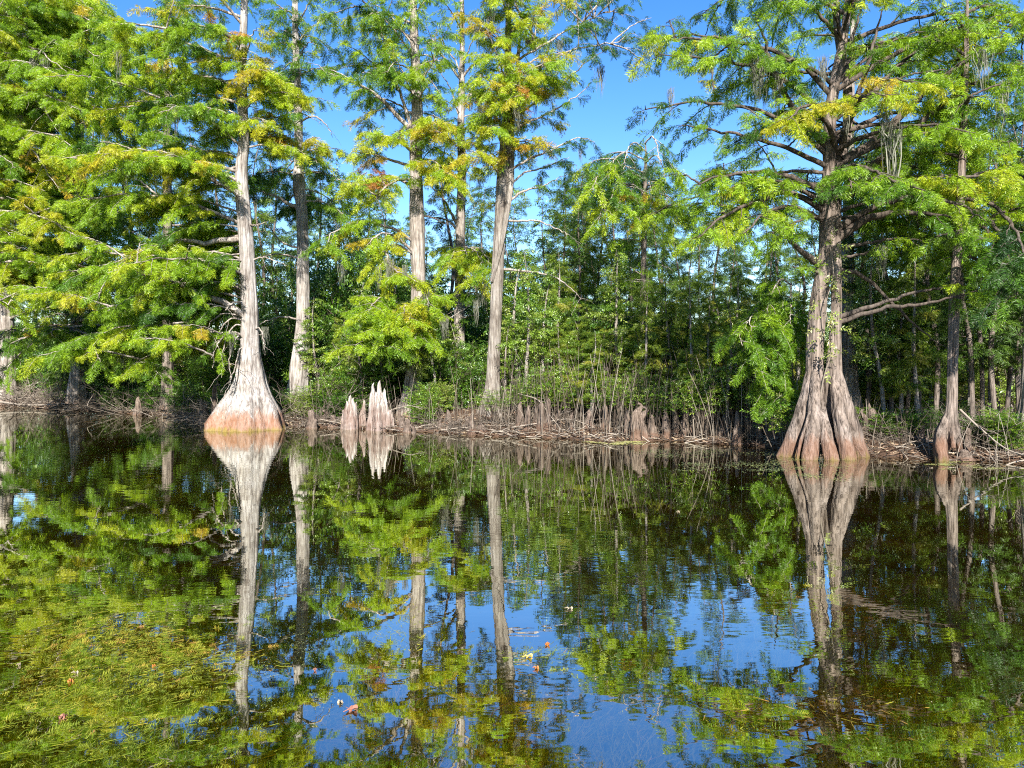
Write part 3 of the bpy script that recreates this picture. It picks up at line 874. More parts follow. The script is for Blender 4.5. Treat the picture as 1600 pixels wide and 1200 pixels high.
BIG = [  # pixels, depth, radius, foliage start, tint, density
    ([(1318, 250), (1375, 215), (1440, 150), (1535, 75), (1620, 10)], -1.2, .085, .35, .5, .9),
    ([(1345, 275), (1400, 228), (1470, 165), (1545, 120), (1630, 90)], -.6, .07, .4, .5, .9),
    ([(1308, 372), (1350, 345), (1385, 334), (1440, 333), (1500, 340)], -1.4, .085, .5, .42, 1.),
    ([(1308, 358), (1345, 335), (1385, 315), (1440, 308), (1500, 320), (1540, 345)], -1.6, .07, .4, .40, 1.1),
    ([(1307, 505), (1345, 492), (1390, 480), (1450, 474), (1535, 452)], -1.2, .045, .75, .4, .7),
    ([(1307, 497), (1350, 482), (1420, 460), (1470, 450), (1515, 448)], -.6, .045, .8, .4, .7),
    ([(1292, 305), (1255, 285), (1195, 268), (1130, 275), (1085, 290)], -1., .06, .4, .42, 1.),
    ([(1290, 312), (1240, 292), (1190, 280), (1150, 272), (1105, 275)], .4, .05, .4, .36, .9),
    ([(1283, 415), (1262, 400), (1240, 382), (1222, 362)], -.8, .075, .75, .45, .8),
    ([(1287, 430), (1262, 420), (1236, 416)], -.5, .03, .5, .4, .5),
    ([(1296, 235), (1240, 170), (1215, 120), (1195, 70), (1180, 20)], -.6, .07, .35, .44, 1.),
    ([(1295, 245), (1230, 192), (1150, 165), (1085, 162), (1022, 168), (1008, 165)], -1.6, .045, .5, .16, .6),
    ([(1294, 262), (1230, 232), (1160, 212), (1100, 200), (1060, 198)], -.6, .05, .35, .18, .8),
    ([(1296, 190), (1240, 135), (1180, 105), (1100, 92), (1030, 84)], -1.0, .05, .3, .5, 1.),
    ([(1300, 150), (1250, 100), (1180, 70), (1090, 60), (1010, 62)], -.6, .05, .35, .64, 1.),
    ([(1290, 330), (1230, 300), (1170, 320), (1120, 345), (1090, 372)], -1.5, .06, .35, .44, 1.),
    ([(1288, 345), (1240, 325), (1200, 330), (1160, 365)], -1.8, .05, .3, .46, 1.1),
    ([(1303, 160), (1312, 110), (1332, 60), (1348, 0)], -.4, .06, .4, .45, .8),
    ([(1325, 180), (1347, 130), (1362, 80), (1380, 10)], -.2, .055, .4, .45, .8),
    ([(1322, 190), (1365, 145), (1400, 105), (1450, 65), (1490, 30)], .3, .055, .4, .5, .8),
    ([(1310, 240), (1290, 190), (1262, 165), (1230, 188)], -1.8, .05, .3, .70, 1.2),
    ([(1312, 235), (1340, 160), (1380, 125), (1430, 128)], -1.9, .05, .4, .72, 1.2),
    ([(1312, 240), (1330, 185), (1350, 150), (1385, 150)], -1.9, .05, .35, .60, 1.2),
    ([(1305, 300), (1330, 260), (1360, 265), (1400, 285)], -1.8, .05, .3, .36, 1.2),
    ([(1305, 320), (1340, 285), (1390, 280), (1450, 300)], -2.2, .05, .3, .34, 1.2),
    ([(1300, 330), (1310, 280), (1325, 270), (1330, 295)], -1.5, .04, .3, .32, 1.2),
    ([(1305, 390), (1350, 380), (1400, 374), (1440, 376)], -.8, .035, .5, .5, .6),
    ([(1306, 420), (1345, 430), (1390, 470), (1430, 510), (1470, 540)], .8, .04, .9, .3, .3),
    ([(1304, 400), (1335, 400), (1365, 388), (1385, 370)], -.5, .03, .5, .4, .4)]
for px, d, r, fo, ti, de in BIG:
    t8.plimb(px, d, r, fol=fo, tint=ti, dens=de * .85, mossp=.08, tv=.08, size=.33, spread=.9)
t8.auto(10, 200, 370, (1380, 1630), (-40, 30), (-2.2, 1.2), tint=.42, fol=.3, dens=.95, size=.34, mossp=.03)
t8.auto(9, 60, 230, (1400, 1650), (10, 90), (-1.8, 1.8), tint=.5, fol=.4, dens=.85, size=.36, mossp=.04)
t8.auto(5, 60, 240, (1060, 1240), (-10, 60), (-1.5, 1.5), tint=.42, fol=.35, dens=.8, size=.36, mossp=.06)
t8.auto(4, 265, 350, (1100, 1240), (-50, 10), (-1.8, 1.2), tint=.42, fol=.4, dens=.8, size=.36)
t8.auto(16, -140, 70, (1120, 1560), (10, 90), (-2, 2), tint=.48, fol=.25, dens=.7, size=.36)
t8.cover(1040, 1262, 0, 350, 54, (-1.0, 2), .38, size=.32, dens=.85, mossp=.04, skip=lambda x, y: (x < 1110 and 95 < y < 250) or (x < 1200 and 110 < y < 235 and (int(x) % 3)))
t8.cover(1262, 1360, 0, 200, 54, (.6, 2.4), .38, size=.32, dens=.8)
t8.cover(1360, 1620, 0, 330, 56, (-1.2, 2.4), .44, size=.32, dens=.85, mossp=.03, skip=lambda x, y: 150 < y < 270 and (int(x) % 5) < 3)
t8.finish()
moss_from(t8, 'big twin-stemmed cypress')

tC = Tree('cypress_tree', 'straight grey cypress close behind the big twin-stemmed one', 'tree', 17.5,
          [(1332, 676, 24), (1331, 650, 17), (1329, 600, 12), (1327, 550, 11), (1326, 480, 10.5), (1325, 420, 10), (1325, 380, 9), (1325, 330, 8), (1327, 260, 7), (1330, 150, 5), (1333, 0, 3), (1335, -100, 1)],
          M_BARK_GREY, M_LIMB_SHADED, 9, flare=.12)
tC.build_trunk()
tC.auto(7, 0, 300, (1230, 1430), (0, 50), (-1, 2.5), tint=.38, fol=.25, dens=.8)
tC.auto(4, 340, 420, (1340, 1420), (-10, 30), (-1, 1), tint=.3, fol=.5, dens=.5)
tC.finish()

t9 = Tree('cypress_tree', 'slender cypress with splayed arching root legs at the water edge on the right', 'tree', 13.5,
          [(1482, 704, 1), (1483, 694, 7), (1484, 680, 10), (1484, 660, 10.5), (1487, 640, 8.5), (1488, 600, 7.5), (1489, 540, 7.5), (1491, 480, 7.5), (1493, 430, 7), (1496, 380, 6.5), (1500, 320, 6), (1503, 260, 5.5), (1507, 180, 4.5), (1510, 80, 3.5), (1512, -40, 1)],
          M_BARK_BUTT, M_LIMB_SHADED, 10, flare=.1)
t9.build_trunk(legs=[[(1474, 732, 10, -.1), (1470, 705, 9.5, -.1), (1470, 680, 8, -.05), (1476, 662, 7, 0), (1484, 645, 6, 0)],
                     [(1500, 715, 4, .1), (1498, 690, 4.5, .05), (1494, 672, 5, 0), (1489, 655, 6, 0)],
                     [(1490, 700, 3, -.2), (1489, 685, 3.5, -.15), (1486, 665, 6, -.05)]])
t9.plimb([(1502, 330), (1535, 335), (1565, 370), (1585, 430), (1592, 480)], -1.6, .035, fol=.35, tint=.2, dens=1.5, size=.36)  # low tint on these hanging sprays paints in the shade they hang in
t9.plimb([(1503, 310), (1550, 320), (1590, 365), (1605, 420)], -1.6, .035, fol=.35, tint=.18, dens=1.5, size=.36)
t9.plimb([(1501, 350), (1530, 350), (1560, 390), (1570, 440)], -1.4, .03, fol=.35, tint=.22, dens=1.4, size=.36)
t9.plimb([(1496, 395), (1515, 400), (1535, 410), (1550, 425)], -.5, .03, bare=True)
t9.auto(10, 120, 400, (1420, 1620), (-10, 40), (-1.2, 2.), tint=.46, fol=.25, dens=.75, size=.36, mossp=.04)
t9.auto(6, -20, 120, (1440, 1620), (10, 50), (-1.2, 2.), tint=.46, fol=.2, dens=.7, size=.36)
t9.cover(1430, 1620, 150, 400, 58, (-1.0, 2.2), .44, size=.32, dens=.9, skip=lambda x, y: x < 1530 and y > 400)
t9.finish()
moss_from(t9, 'slender root-legged cypress')

t10 = Tree('cypress_tree', 'broad grey cypress foot cut off by the right edge', 'tree', 14.6,
           [(1604, 720, 34), (1604, 700, 27), (1606, 660, 17), (1608, 610, 11), (1610, 500, 9), (1612, 300, 8), (1615, 100, 5), (1616, -60, 1)], M_BARK_GREY, M_LIMB_SHADED, 14, flare=.14)
t10.build_trunk()
t10.auto(9, 40, 420, (1520, 1680), (-20, 40), (-1.5, 1.5), tint=.44, fol=.2, dens=.8, size=.38, mossp=.03)
t10.finish()

# --- small feathery cypress sapling hanging over the bank left of the big one
tS = Tree('cypress_tree', 'young feathery bright green cypress leaning over the bank left of the buttresses', 'tree', 15.6,
          [(1245, 690, 4), (1240, 620, 3.2), (1232, 540, 2.8), (1222, 470, 2.2), (1214, 420, 1.4), (1210, 390, .7)], M_BARK_DARK, M_LIMB, 15, flare=.1)
tS.build_trunk()
for ex, ey in ((1205, 600), (1225, 625), (1245, 610), (1190, 560), (1215, 560), (1240, 560), (1175, 520), (1200, 500), (1235, 505), (1250, 540), (1180, 590), (1160, 540)):
    tS.plimb([(1236, ey - 55), (.5 * 1236 + .5 * ex, ey - 62), (ex, ey - 25), (ex, ey)], -.8, .012, fol=.2, tint=.36, dens=1.3, droop=.6, size=.34, tv=.05)
tS.finish()
# ------------------------------------------------------------------ ordinal labels from named landmarks
LAND = [(-400, 'the left shore cypress'), (8, 'the stout left-shore cypress'), (122, 'the mottled half-hidden cypress'), (388, 'the pale flared cypress'),
        (468, 'the slant-footed cypress'), (592, 'the bleached stump'), (648, 'the drooping-boughed cypress'),
        (765, 'the yellowing cypress'), (1003, 'the lemon-clumped thin cypress'), (1290, 'the buttressed cypress'), (1484, 'the root-legged cypress'), (1602, 'the cut-off right-edge cypress')]
ORD = ['first', 'second', 'third', 'fourth', 'fifth', 'sixth', 'seventh', 'eighth', 'ninth', 'tenth', 'eleventh', 'twelfth', 'thirteenth',
       'fourteenth', 'fifteenth', 'sixteenth', 'seventeenth', 'eighteenth', 'nineteenth', 'twentieth']


def order_labels(items, fmt):
    """items: [(px, obj)]; labels say which one by counting to the right from the nearest landmark on its left"""
    seg = {}
    for px, o in items:
        k = max(i for i, (x, _) in enumerate(LAND) if x <= px or i == 0)
        seg.setdefault(k, []).append((px, o))
    for k, lst in seg.items():
        lst.sort(key=lambda a: a[0])
        for i, (px, o) in enumerate(lst):
            o['label'] = fmt(o, ORD[min(i, 19)], LAND[k][1])


RG = np.random.RandomState(77)
rnd = random.Random(5)

# ------------------------------------------------------------------ slender forest trees behind


def proto_tree(seed, h, dens, first, spread, leafmat, temps=CYP, size=.5, tint=(.3, .16), rtrunk=.085, bark=None):
    rs = np.random.RandomState(seed)
    e = empty('slender_tree', (0, 0, 0))
    p = spline([(0, 0, -.1, rtrunk * 1.9), (0, 0, .25, rtrunk * 1.35), (rs.normal(0, .05), 0, .9, rtrunk), (rs.normal(0, .12), rs.normal(0, .1), h * .28, rtrunk * .9), (rs.normal(0, .22), rs.normal(0, .2), h * .5, rtrunk * .75), (rs.normal(0, .32), rs.normal(0, .3), h * .8, rtrunk * .4), (rs.normal(0, .4), 0, h, .008)], 50)
    mb = MB()
    tube(mb, p[:, :3], p[:, 3], 12, radial=lambda i, th: 1 + .06 * np.cos(5 * th)[None, :] + .03 * np.sin(i * .9)[:, None])
    mb.build('trunk', bark or M_BARK_DARK, e, True)
    tw = MB()
    spr = []
    nb = int(h * 4.6 * dens)
    for k in range(nb):
        z = first + (h - first) * (k + rs.rand()) / nb
        f = (z - first) / (h - first)
        L = spread * (1 - .75 * f) * rs.uniform(.45, 1.15) * (.55 + .45 * min(1, f * 5))
        a = rs.uniform(0, 6.283)
        i = np.argmin(np.abs(p[:, 2] - z))
        d = np.array((math.cos(a), math.sin(a), rs.uniform(-.05, .4)))
        m = 6
        w = np.linspace(0, 1, m)[:, None]
        q = p[i, :3] + d * L * w - UP * .22 * L * w ** 2 + rs.normal(0, .03, (m, 3)) * w
        tube(tw, q, np.linspace(.018, .004, m), 4)
        nn = int(L / .075)
        tt = rs.normal(*tint)
        la = nrm(np.cross(d, UP))
        for b in range(nn):
            x = .15 + .85 * (b + rs.rand()) / nn
            ii = x * (m - 1)
            j = min(int(ii), m - 2)
            pt = q[j] + (q[j + 1] - q[j]) * (ii - j)
            off = la * rs.choice((-1, 1)) * rs.uniform(0, .28) * L * (1 - .5 * x) + UP * rs.normal(0, .05)
            spr.append((pt + off, nrm(d * rs.uniform(.2, 1) + la * np.sign(off @ la) * rs.uniform(.1, .9) - UP * rs.uniform(-.1, .7)), size * rs.uniform(.6, 1.2), tt + rs.normal(0, .06)))
    tag(tw.build('branches', M_LIMB_SHADED, e, False), kind='stuff')
    mb = MB()
    expand(mb, spr, temps, rs)
    mb.build('crown', leafmat, e, False)
    return e


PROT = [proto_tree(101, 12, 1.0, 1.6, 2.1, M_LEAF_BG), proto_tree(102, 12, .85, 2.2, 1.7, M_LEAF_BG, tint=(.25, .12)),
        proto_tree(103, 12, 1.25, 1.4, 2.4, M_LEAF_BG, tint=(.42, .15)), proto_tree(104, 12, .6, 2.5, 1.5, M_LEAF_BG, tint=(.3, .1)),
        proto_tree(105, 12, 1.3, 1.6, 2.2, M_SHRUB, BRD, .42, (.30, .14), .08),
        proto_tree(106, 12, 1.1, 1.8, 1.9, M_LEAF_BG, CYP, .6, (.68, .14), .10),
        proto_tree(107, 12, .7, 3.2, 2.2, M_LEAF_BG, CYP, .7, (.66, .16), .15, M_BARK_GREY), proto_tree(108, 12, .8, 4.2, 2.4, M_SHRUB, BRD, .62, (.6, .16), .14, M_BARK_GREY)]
used = [False] * len(PROT)


def place(protos, flags, k, loc, rz, sc):
    if not flags[k]:
        flags[k] = True
        o = protos[k]
        o.location = [float(x) for x in loc]
        o.rotation_euler = (0, 0, rz)
        o.scale = sc if isinstance(sc, tuple) else (sc, sc, sc)
        return o
    return copy_tree(protos[k], loc, rz, sc)


BGT = [  # px, distance, row of the top, prototype
    (50, 38, 180, 2), (205, 34, 120, 2), (330, 33, 150, 0), (300, 44, 210, 2), (160, 42, 160, 4), (410, 32, 210, 0), (432, 38, 230, 1), (455, 46, 260, 2), (500, 32, 230, 0), (520, 40, 250, 4),
    (545, 30, 280, 4), (565, 36, 285, 2), (600, 33, 300, 4), (622, 42, 290, 0), (675, 36, 320, 1), (695, 28, 180, 3), (740, 34, 310, 4), (760, 44, 290, 2), (805, 31, 320, 4), (825, 38, 300, 0),
    (850, 30, 300, 4), (868, 36, 280, 2), (880, 27, 290, 0), (905, 42, 260, 2), (912, 32, 300, 1), (941, 26, 240, 0), (968, 34, 270, 1), (985, 44, 290, 2), (1011, 27, 250, 3), (1030, 38, 270, 0), (1057, 31, 300, 1),
    (1078, 42, 320, 2), (1095, 30, 330, 3), (1120, 26, 250, 0), (1142, 36, 330, 1), (1165, 44, 330, 2), (1180, 30, 320, 3), (1205, 27, 280, 0), (1222, 40, 300, 1), (1250, 34, 260, 2), (1352, 30, 220, 0), (1368, 42, 290, 1),
    (1390, 24, 200, 1), (1405, 30, 240, 3), (1425, 40, 260, 0), (1440, 27, 220, 3), (1462, 33, 210, 1), (1507, 26, 190, 1), (1522, 20, 150, 3), (1540, 25, 180, 1), (1557, 19, 150, 3), (1572, 30, 180, 0), (1590, 22, 150, 1), (1618, 28, 150, 2),
    (-40, 45, 170, 2), (95, 50, 200, 1), (230, 52, 230, 1), (370, 50, 260, 4), (640, 52, 330, 2), (720, 50, 330, 1), (1660, 30, 180, 0), (1130, 52, 350, 4), (1000, 54, 330, 4), (880, 52, 330, 4), (1290, 46, 300, 4), (1490, 46, 280, 0),
       (893, 25, 265, 0), (925, 28, 248, 3), (955, 24.5, 262, 0), (1040, 25, 255, 0), (985, 30, 240, 1),
       (1395, 16.8, 190, 3), (1415, 17.6, 220, 3), (1437, 16.9, 200, 3), (1458, 16.2, 190, 1), (1520, 15.6, 160, 3), (1538, 16.3, 190, 3), (1556, 15.2, 150, 3), (1574, 15.9, 180, 1), (1592, 15.4, 160, 3), (1354, 17.2, 230, 3), (1373, 18.6, 230, 3), (1470, 18.8, 220, 3)]
for i in [j for j in range(26) if not 14 <= j <= 19]:          # younger trees filling the storey below
    BGT.append((-30 + i * 64 + rnd.uniform(-25, 25), rnd.uniform(30, 50), rnd.uniform(380, 470), rnd.choice((0, 2, 4, 3, 1))))
for px, Y, top in ((915, 20.5, 470), (940, 19.5, 505), (962, 21.5, 450), (990, 19.2, 520), (1022, 20.5, 470), (1048, 19, 500), (1072, 20.2, 460), (1098, 18.8, 500), (1122, 20, 465), (1146, 18.4, 505), (1170, 19.5, 455), (1196, 18.2, 500), (1222, 20, 450), (1362, 18, 480), (1445, 19.5, 470), (540, 24, 480), (585, 25, 500), (835, 22.5, 500), (868, 21.5, 520)):
    BGT.append((px, Y, top, 5))
for i in range(30):
    px = 795 + i * 15.5 + rnd.uniform(-7, 7)
    BGT.append((px, float(shoreY(PX(px, 17.5))) + rnd.uniform(.8, 5), rnd.uniform(370, 520), rnd.choice((6, 7, 6))))
for i in range(9):
    px = 1350 + i * 28 + rnd.uniform(-9, 9)
    BGT.append((px, float(shoreY(PX(px, 14.5))) + rnd.uniform(2, 6), rnd.uniform(330, 470), rnd.choice((6, 7))))
for i in range(7):
    px = 490 + i * 38 + rnd.uniform(-9, 9)
    BGT.append((px, 21.8 + rnd.uniform(0, 3), rnd.uniform(430, 540), 7))
items = []
for px, Y, top, k in BGT:
    x = PX(px, Y)
    z = float(ground_z(np.array(x), np.array(Y)))
    h = EYE + (HZ - top) / F * Y - z
    s = h / 12
    o = place(PROT, used, k, (x, Y, z), rnd.uniform(0, 6.28), (max(s, .6 if k < 5 else (.36 if k == 5 else .3)) * rnd.uniform(.85, 1.1),) * 2 + (s,))
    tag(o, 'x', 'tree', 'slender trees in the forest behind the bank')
    o['hh'] = 'dark leafy' if k == 4 else ('young feathery green' if k == 5 else 'thin pale-stemmed young' if k > 5 else ('sparse thin' if k in (1, 3) else 'feathery slender'))
    o.rotation_euler = (rnd.gauss(0, .035), rnd.gauss(0, .04), o.rotation_euler[2])
    items.append((px, o))
order_labels(items, lambda o, n, l: f"{o['hh']} forest tree, {n} right of {l}")
for _, o in items:
    del o['hh']

# ------------------------------------------------------------------ broad-leaved shrubs


def proto_shrub(seed, h, w, stems, sprigs, tint, bare=.25, size=.30, leaf=None, stem_t=.35, temps=BRD):
    rs = np.random.RandomState(seed)
    e = empty('leafy_shrub', (0, 0, 0))
    tw, spr = MB(), []
    for k in range(stems):
        a = rs.uniform(0, 6.283)
        rr = w * .5 * math.sqrt(rs.rand())
        H = h * rs.uniform(.65, 1.0) * (1 - .25 * (rr / (w * .5)))
        b = np.array((math.cos(a) * rr * .35, math.sin(a) * rr * .35, -.08))
        t = np.array((math.cos(a) * rr, math.sin(a) * rr, H))
        mid = (b + t) / 2 + np.array((rs.normal(0, .12), rs.normal(0, .12), H * .08))
        q = spline([b, mid, t], 12)
        tube(tw, q, np.linspace(.02, .005, 12), 5, tint=stem_t + rs.normal(0, .15))
        nn = int(sprigs / stems)
        for j in range(nn):
            u = bare + (1 - bare) * rs.rand() ** .8
            i = min(int(u * 11), 10)
            pt = q[i] + (q[i + 1] - q[i]) * (u * 11 - i)
            az = rs.uniform(0, 6.283)
            out = np.array((math.cos(az), math.sin(az), rs.uniform(-.2, .6)))
            dist = rs.rand() ** .6 * w * .22
            spr.append((pt + out * dist, nrm(out + UP * .1), size * rs.uniform(.7, 1.25), rs.normal(*tint)))
            if rs.rand() < .25:
                tube(tw, np.linspace(pt, pt + out * dist, 3), [.006, .005, .003], 3, tint=stem_t)
    tw.build('stems', M_STEM, e, False)
    mb = MB()
    expand(mb, spr, temps, rs)
    mb.build('foliage', leaf or M_SHRUB, e, False)
    return e


SHP = [proto_shrub(201, 3.0, 2.4, 9, 1100, (.36, .13), .1), proto_shrub(202, 3.0, 2.0, 8, 850, (.5, .15), .1), proto_shrub(203, 3.0, 2.6, 10, 1200, (.26, .12), .08),
       proto_shrub(204, 3.0, 1.7, 22, 520, (.55, .18), .5, .24), proto_shrub(205, 3.0, 2.2, 9, 800, (.72, .14), .15, .28), proto_shrub(206, 3.0, 1.6, 34, 380, (.5, .18), .55, .22, stem_t=.4)]
sused = [False] * len(SHP)
SHB = [  # px, distance, row of top, prototype, width scale
    (40, 36, 480, 1, 1.3), (75, 34.5, 470, 0, 1.2), (120, 33, 520, 2, 1.2), (180, 31, 520, 0, 1.2), (210, 34, 500, 2, 1.4), (270, 29, 520, 0, 1.2), (300, 33, 470, 2, 1.4), (340, 27, 540, 1, 1.0),
    (420, 27.5, 470, 2, 1.1), (440, 31, 400, 0, 1.3), (505, 26.5, 400, 0, 1.25), (520, 23.5, 560, 1, .8), (535, 28, 340, 0, 1.4), (565, 25.5, 430, 2, 1.2), (590, 27, 360, 0, 1.4), (560, 23, 560, 0, .8), (610, 24.5, 530, 2, .95),
    (492, 22.2, 585, 1, .5), (474, 22.0, 600, 4, .35), (625, 28, 410, 2, 1.3), (675, 25, 500, 2, 1.0), (690, 28, 420, 2, 1.2), (684, 22.2, 585, 4, .5), (700, 24, 540, 2, .7), (728, 24.5, 520, 0, .7), (720, 29, 430, 0, 1.2),
    (815, 22.5, 560, 0, .75), (810, 25.5, 430, 2, 1.25), (840, 27, 400, 0, 1.3), (865, 23.5, 500, 2, 1.0), (890, 28, 440, 2, 1.2), (830, 20.5, 590, 3, .7), (905, 23.5, 540, 0, 1.),
    (930, 21.5, 545, 3, .9), (955, 20, 560, 5, .8), (980, 23, 500, 1, 1.1), (1010, 20.5, 555, 5, .9), (1035, 22.5, 500, 1, 1.1), (1060, 20, 550, 3, .9), (1085, 22.5, 495, 0, 1.1), (1110, 19.6, 550, 5, .9), (1140, 21.5, 490, 1, 1.1),
    (1165, 19, 550, 3, .9), (1190, 21, 500, 0, 1.1), (1215, 23.5, 500, 2, 1.1), (1240, 19.5, 470, 4, .9), (1180, 26, 470, 1, 1.2), (1090, 27.5, 470, 2, 1.2), (960, 28, 470, 1, 1.3), (1030, 30, 480, 2, 1.3),
    (1365, 19.5, 540, 0, .8), (1395, 19, 560, 4, .8), (1425, 18.6, 560, 4, .85), (1385, 24, 500, 4, 1.1), (1440, 22.5, 520, 1, 1.), (1350, 25, 490, 2, 1.1), (1470, 17.5, 620, 0, .6), (1530, 22, 545, 4, .9), (1570, 21, 560, 4, .8), (1590, 24, 500, 1, 1.1),
    (1610, 18, 470, 4, .8), (1480, 28, 500, 4, 1.2), (1420, 30, 500, 1, 1.3)]
SHB = [s for i, s in enumerate(SHB) if not (790 < s[0] < 1255 and s[1] < 24.5 and s[3] in (0, 1, 2) and i % 3)]
SHB = [(s[0], s[1], s[2] + (25 if s[3] == 2 else 0)) + s[3:] if 790 < s[0] < 1255 and s[1] < 24.5 else s for s in SHB]
for i in range(17):
    px = 790 + i * 27 + rnd.uniform(-9, 9)
    sx_ = PX(px, 17.5)
    Y = float(shoreY(sx_)) + rnd.uniform(.35, 1.3)
    SHB.append((px, Y + rnd.uniform(0, 1.5), rnd.uniform(548, 600), rnd.choice((3, 5, 5, 3, 5)), rnd.uniform(.6, .85)))
for px, top in ((655, 590), (530, 605), (430, 600), (340, 600), (290, 590), (235, 590), (190, 600), (1365, 630), (1400, 640), (1450, 630), (1535, 640), (1580, 630)):
    Y = float(shoreY(PX(px, 20 if px > 400 else 25)))
    Y = float(shoreY(PX(px, Y))) + rnd.uniform(.4, 1.2)
    SHB.append((px, Y, top, rnd.choice((0, 1, 2)), rnd.uniform(.4, .6)))
for i in range(26):
    px = -60 + i * 68 + rnd.uniform(-20, 20)
    SHB.append((px, rnd.uniform(38, 62), rnd.uniform(478, 515), rnd.choice((0, 1, 2, 4)), rnd.uniform(1.3, 1.7)))
items = []
for px, Y, top, k, ws in SHB:
    x = PX(px, Y)
    z = float(ground_z(np.array(x), np.array(Y)))
    h = EYE + (HZ - top) / F * Y - z
    o = place(SHP, sused, k, (x, Y, z), rnd.uniform(0, 6.28), (ws, ws, h / 3.0))
    tag(o, 'x', 'shrub', 'shrubs growing along the swamp bank')
    o['hh'] = {0: 'mid green leafy', 1: 'fresh green open', 2: 'dark green dense', 3: 'many-stemmed', 4: 'pale shiny-leaved', 5: 'thin-stemmed sparse'}[k]
    items.append((px, o))
order_labels(items, lambda o, n, l: f"{o['hh']} bank shrub, {n} right of {l}")
for _, o in items:
    del o['hh']

# ------------------------------------------------------------------ cypress knees and stumps


def knee_mesh(mb, rs, x, y, h, r, z0=-.12, blunt=.35, lean=.08):
    p = spline([(x, y, z0, r * 1.35), (x, y, z0 + .25 * (h - z0), r * 1.0), (x + rs.normal(0, lean * r), y + rs.normal(0, lean * r), .6 * h, r * .66),
                (x + rs.normal(0, lean * 2 * r), y, .9 * h, r * blunt), (x + rs.normal(0, lean * 2 * r), y, h, r * .12), (x, y, h + .004, .002)], 26)
    ph = rs.uniform(0, 6.28, 4)
    tube(mb, p[:, :3], p[:, 3], 20, radial=lambda i, th: 1 + .16 * np.cos(3 * th + ph[0])[None, :] * np.linspace(1, .4, 26)[:, None] + .09 * np.cos(7 * th + ph[1])[None, :] + .05 * np.sin(i * .8 + ph[2])[:, None])


KNP = []
for sd, bl, ln in ((1, .35, .1), (2, .5, .2), (3, .3, .3), (4, .55, .1)):
    rs = np.random.RandomState(300 + sd)
    mb = MB()
    knee_mesh(mb, rs, 0, 0, 1., .2, -.1, bl, ln)
    if sd in (2, 4):
        knee_mesh(mb, rs, .14, -.05, .62, .12, -.1, bl, ln)
    KNP.append(mb.build('cypress_knee', M_KNEE, None, True))
kused = [False] * 4
KNEES = [  # px, distance, row of tip, width scale
    (335, 21.8, 600, .8), (318, 22.5, 625, 1), (215, 26.5, 620, 1.2), (228, 27.5, 612, 1), (120, 29.8, 622, 1), (165, 29.5, 625, 1.), (487, 20.7, 640, 1.15), (520, 21, 648, .8), (508, 21.6, 640, .8),
    (612, 20.3, 640, .7), (630, 19.6, 650, .9), (637, 19.3, 655, .9), (645, 19.1, 662, .6), (625, 20.2, 640, .5), (655, 20.6, 636, .9), (688, 19.6, 655, .6), (738, 18.7, 645, .7), (730, 19.4, 650, .6), (754, 18.7, 660, .8), (700, 20.2, 640, .7),
    (812, 18.8, 628, .8), (825, 18.6, 634, .8), (846, 18.3, 628, .9), (857, 18.3, 622, .7), (838, 18.9, 634, .7), (870, 18.4, 640, .7), (893, 18.2, 645, .7), (920, 18.0, 640, .8), (945, 17.9, 632, .8), (982, 17.6, 642, .9), (996, 17.2, 630, 1.0),
    (1004, 17.2, 636, .9), (1019, 17.3, 648, .8), (1042, 17.4, 640, .8), (1055, 17.5, 634, .7), (1071, 17.3, 640, .8), (1083, 17.3, 632, .8), (1100, 17.1, 645, .7), (1128, 17., 650, .7), (1151, 16.3, 642, .75), (1170, 17, 645, .7), (1208, 16.4, 632, 1.0), (1216, 16.6, 640, .8), (1185, 16.6, 640, .6),
    (1350, 15.3, 640, .5), (1363, 15.4, 638, .9), (1358, 15.8, 630, .6), (1385, 15.2, 655, .8), (1404, 15.1, 648, .8), (1421, 15.6, 655, .6), (1440, 14.8, 665, .6), (1448, 14.5, 680, .5), (1512, 13.8, 668, .65), (1506, 13.4, 702, .8), (1530, 14.6, 690, .7), (1570, 15, 690, .6), (1548, 14.8, 680, .6)]
items = []
for px, Y, top, ws in KNEES:
    x = PX(px, Y)
    z = float(ground_z(np.array(x), np.array(Y)))
    h = EYE + (HZ - top) / F * Y - z
    o = place(KNP, kused, rnd.randrange(4), (x, Y, z - .02), rnd.uniform(0, 6.28), (ws * rnd.uniform(.55, .8),) * 2 + (h + .02,))
    tag(o, 'x', 'cypress knee', 'cypress knees along the water edge')
    items.append((px, o))
order_labels(items, lambda o, n, l: f"{'tall' if o.scale[2] > .75 else ('low' if o.scale[2] < .5 else 'mid-sized')} brown cypress knee on the bank, {n} right of {l}")


def spiky_stump(px, Y, tips, label, seed):
    """cluster of upright jagged bleached splinters fused at the foot"""
    rs = np.random.RandomState(seed)
    e = empty('broken_stump', (PX(px, Y), Y, 0))
    mb = MB()
    for (tx, ty, r, dy) in tips:
        b = P(tx, HZ, Y + dy)
        h = P(tx, ty, Y + dy)[2]
        rr = r / F * Y
        p = spline([(b[0], b[1], -.2, rr * 1.5), (b[0], b[1], .2, rr * 1.2), (b[0] + rs.normal(0, .01), b[1], h * .55, rr), (b[0] + rs.normal(0, .012), b[1], h * .82, rr * .62), (b[0] + rs.normal(0, .015), b[1], h * .93, rr * .36), (b[0] + rs.normal(0, .015), b[1], h, .006)], 24)
        ph = rs.uniform(0, 6.28, 3)
        tube(mb, p[:, :3], p[:, 3], 16, radial=lambda i, th: 1 + .2 * np.cos(3 * th + ph[0])[None, :] + .12 * np.cos(6 * th + ph[1])[None, :] + .06 * np.sin(i * 1.1 + ph[2])[:, None])
    mb.build('splintered_wood', M_KNEE_WHITE, e, True, (PX(px, Y), Y, 0))
    tag(e, label, 'stump')


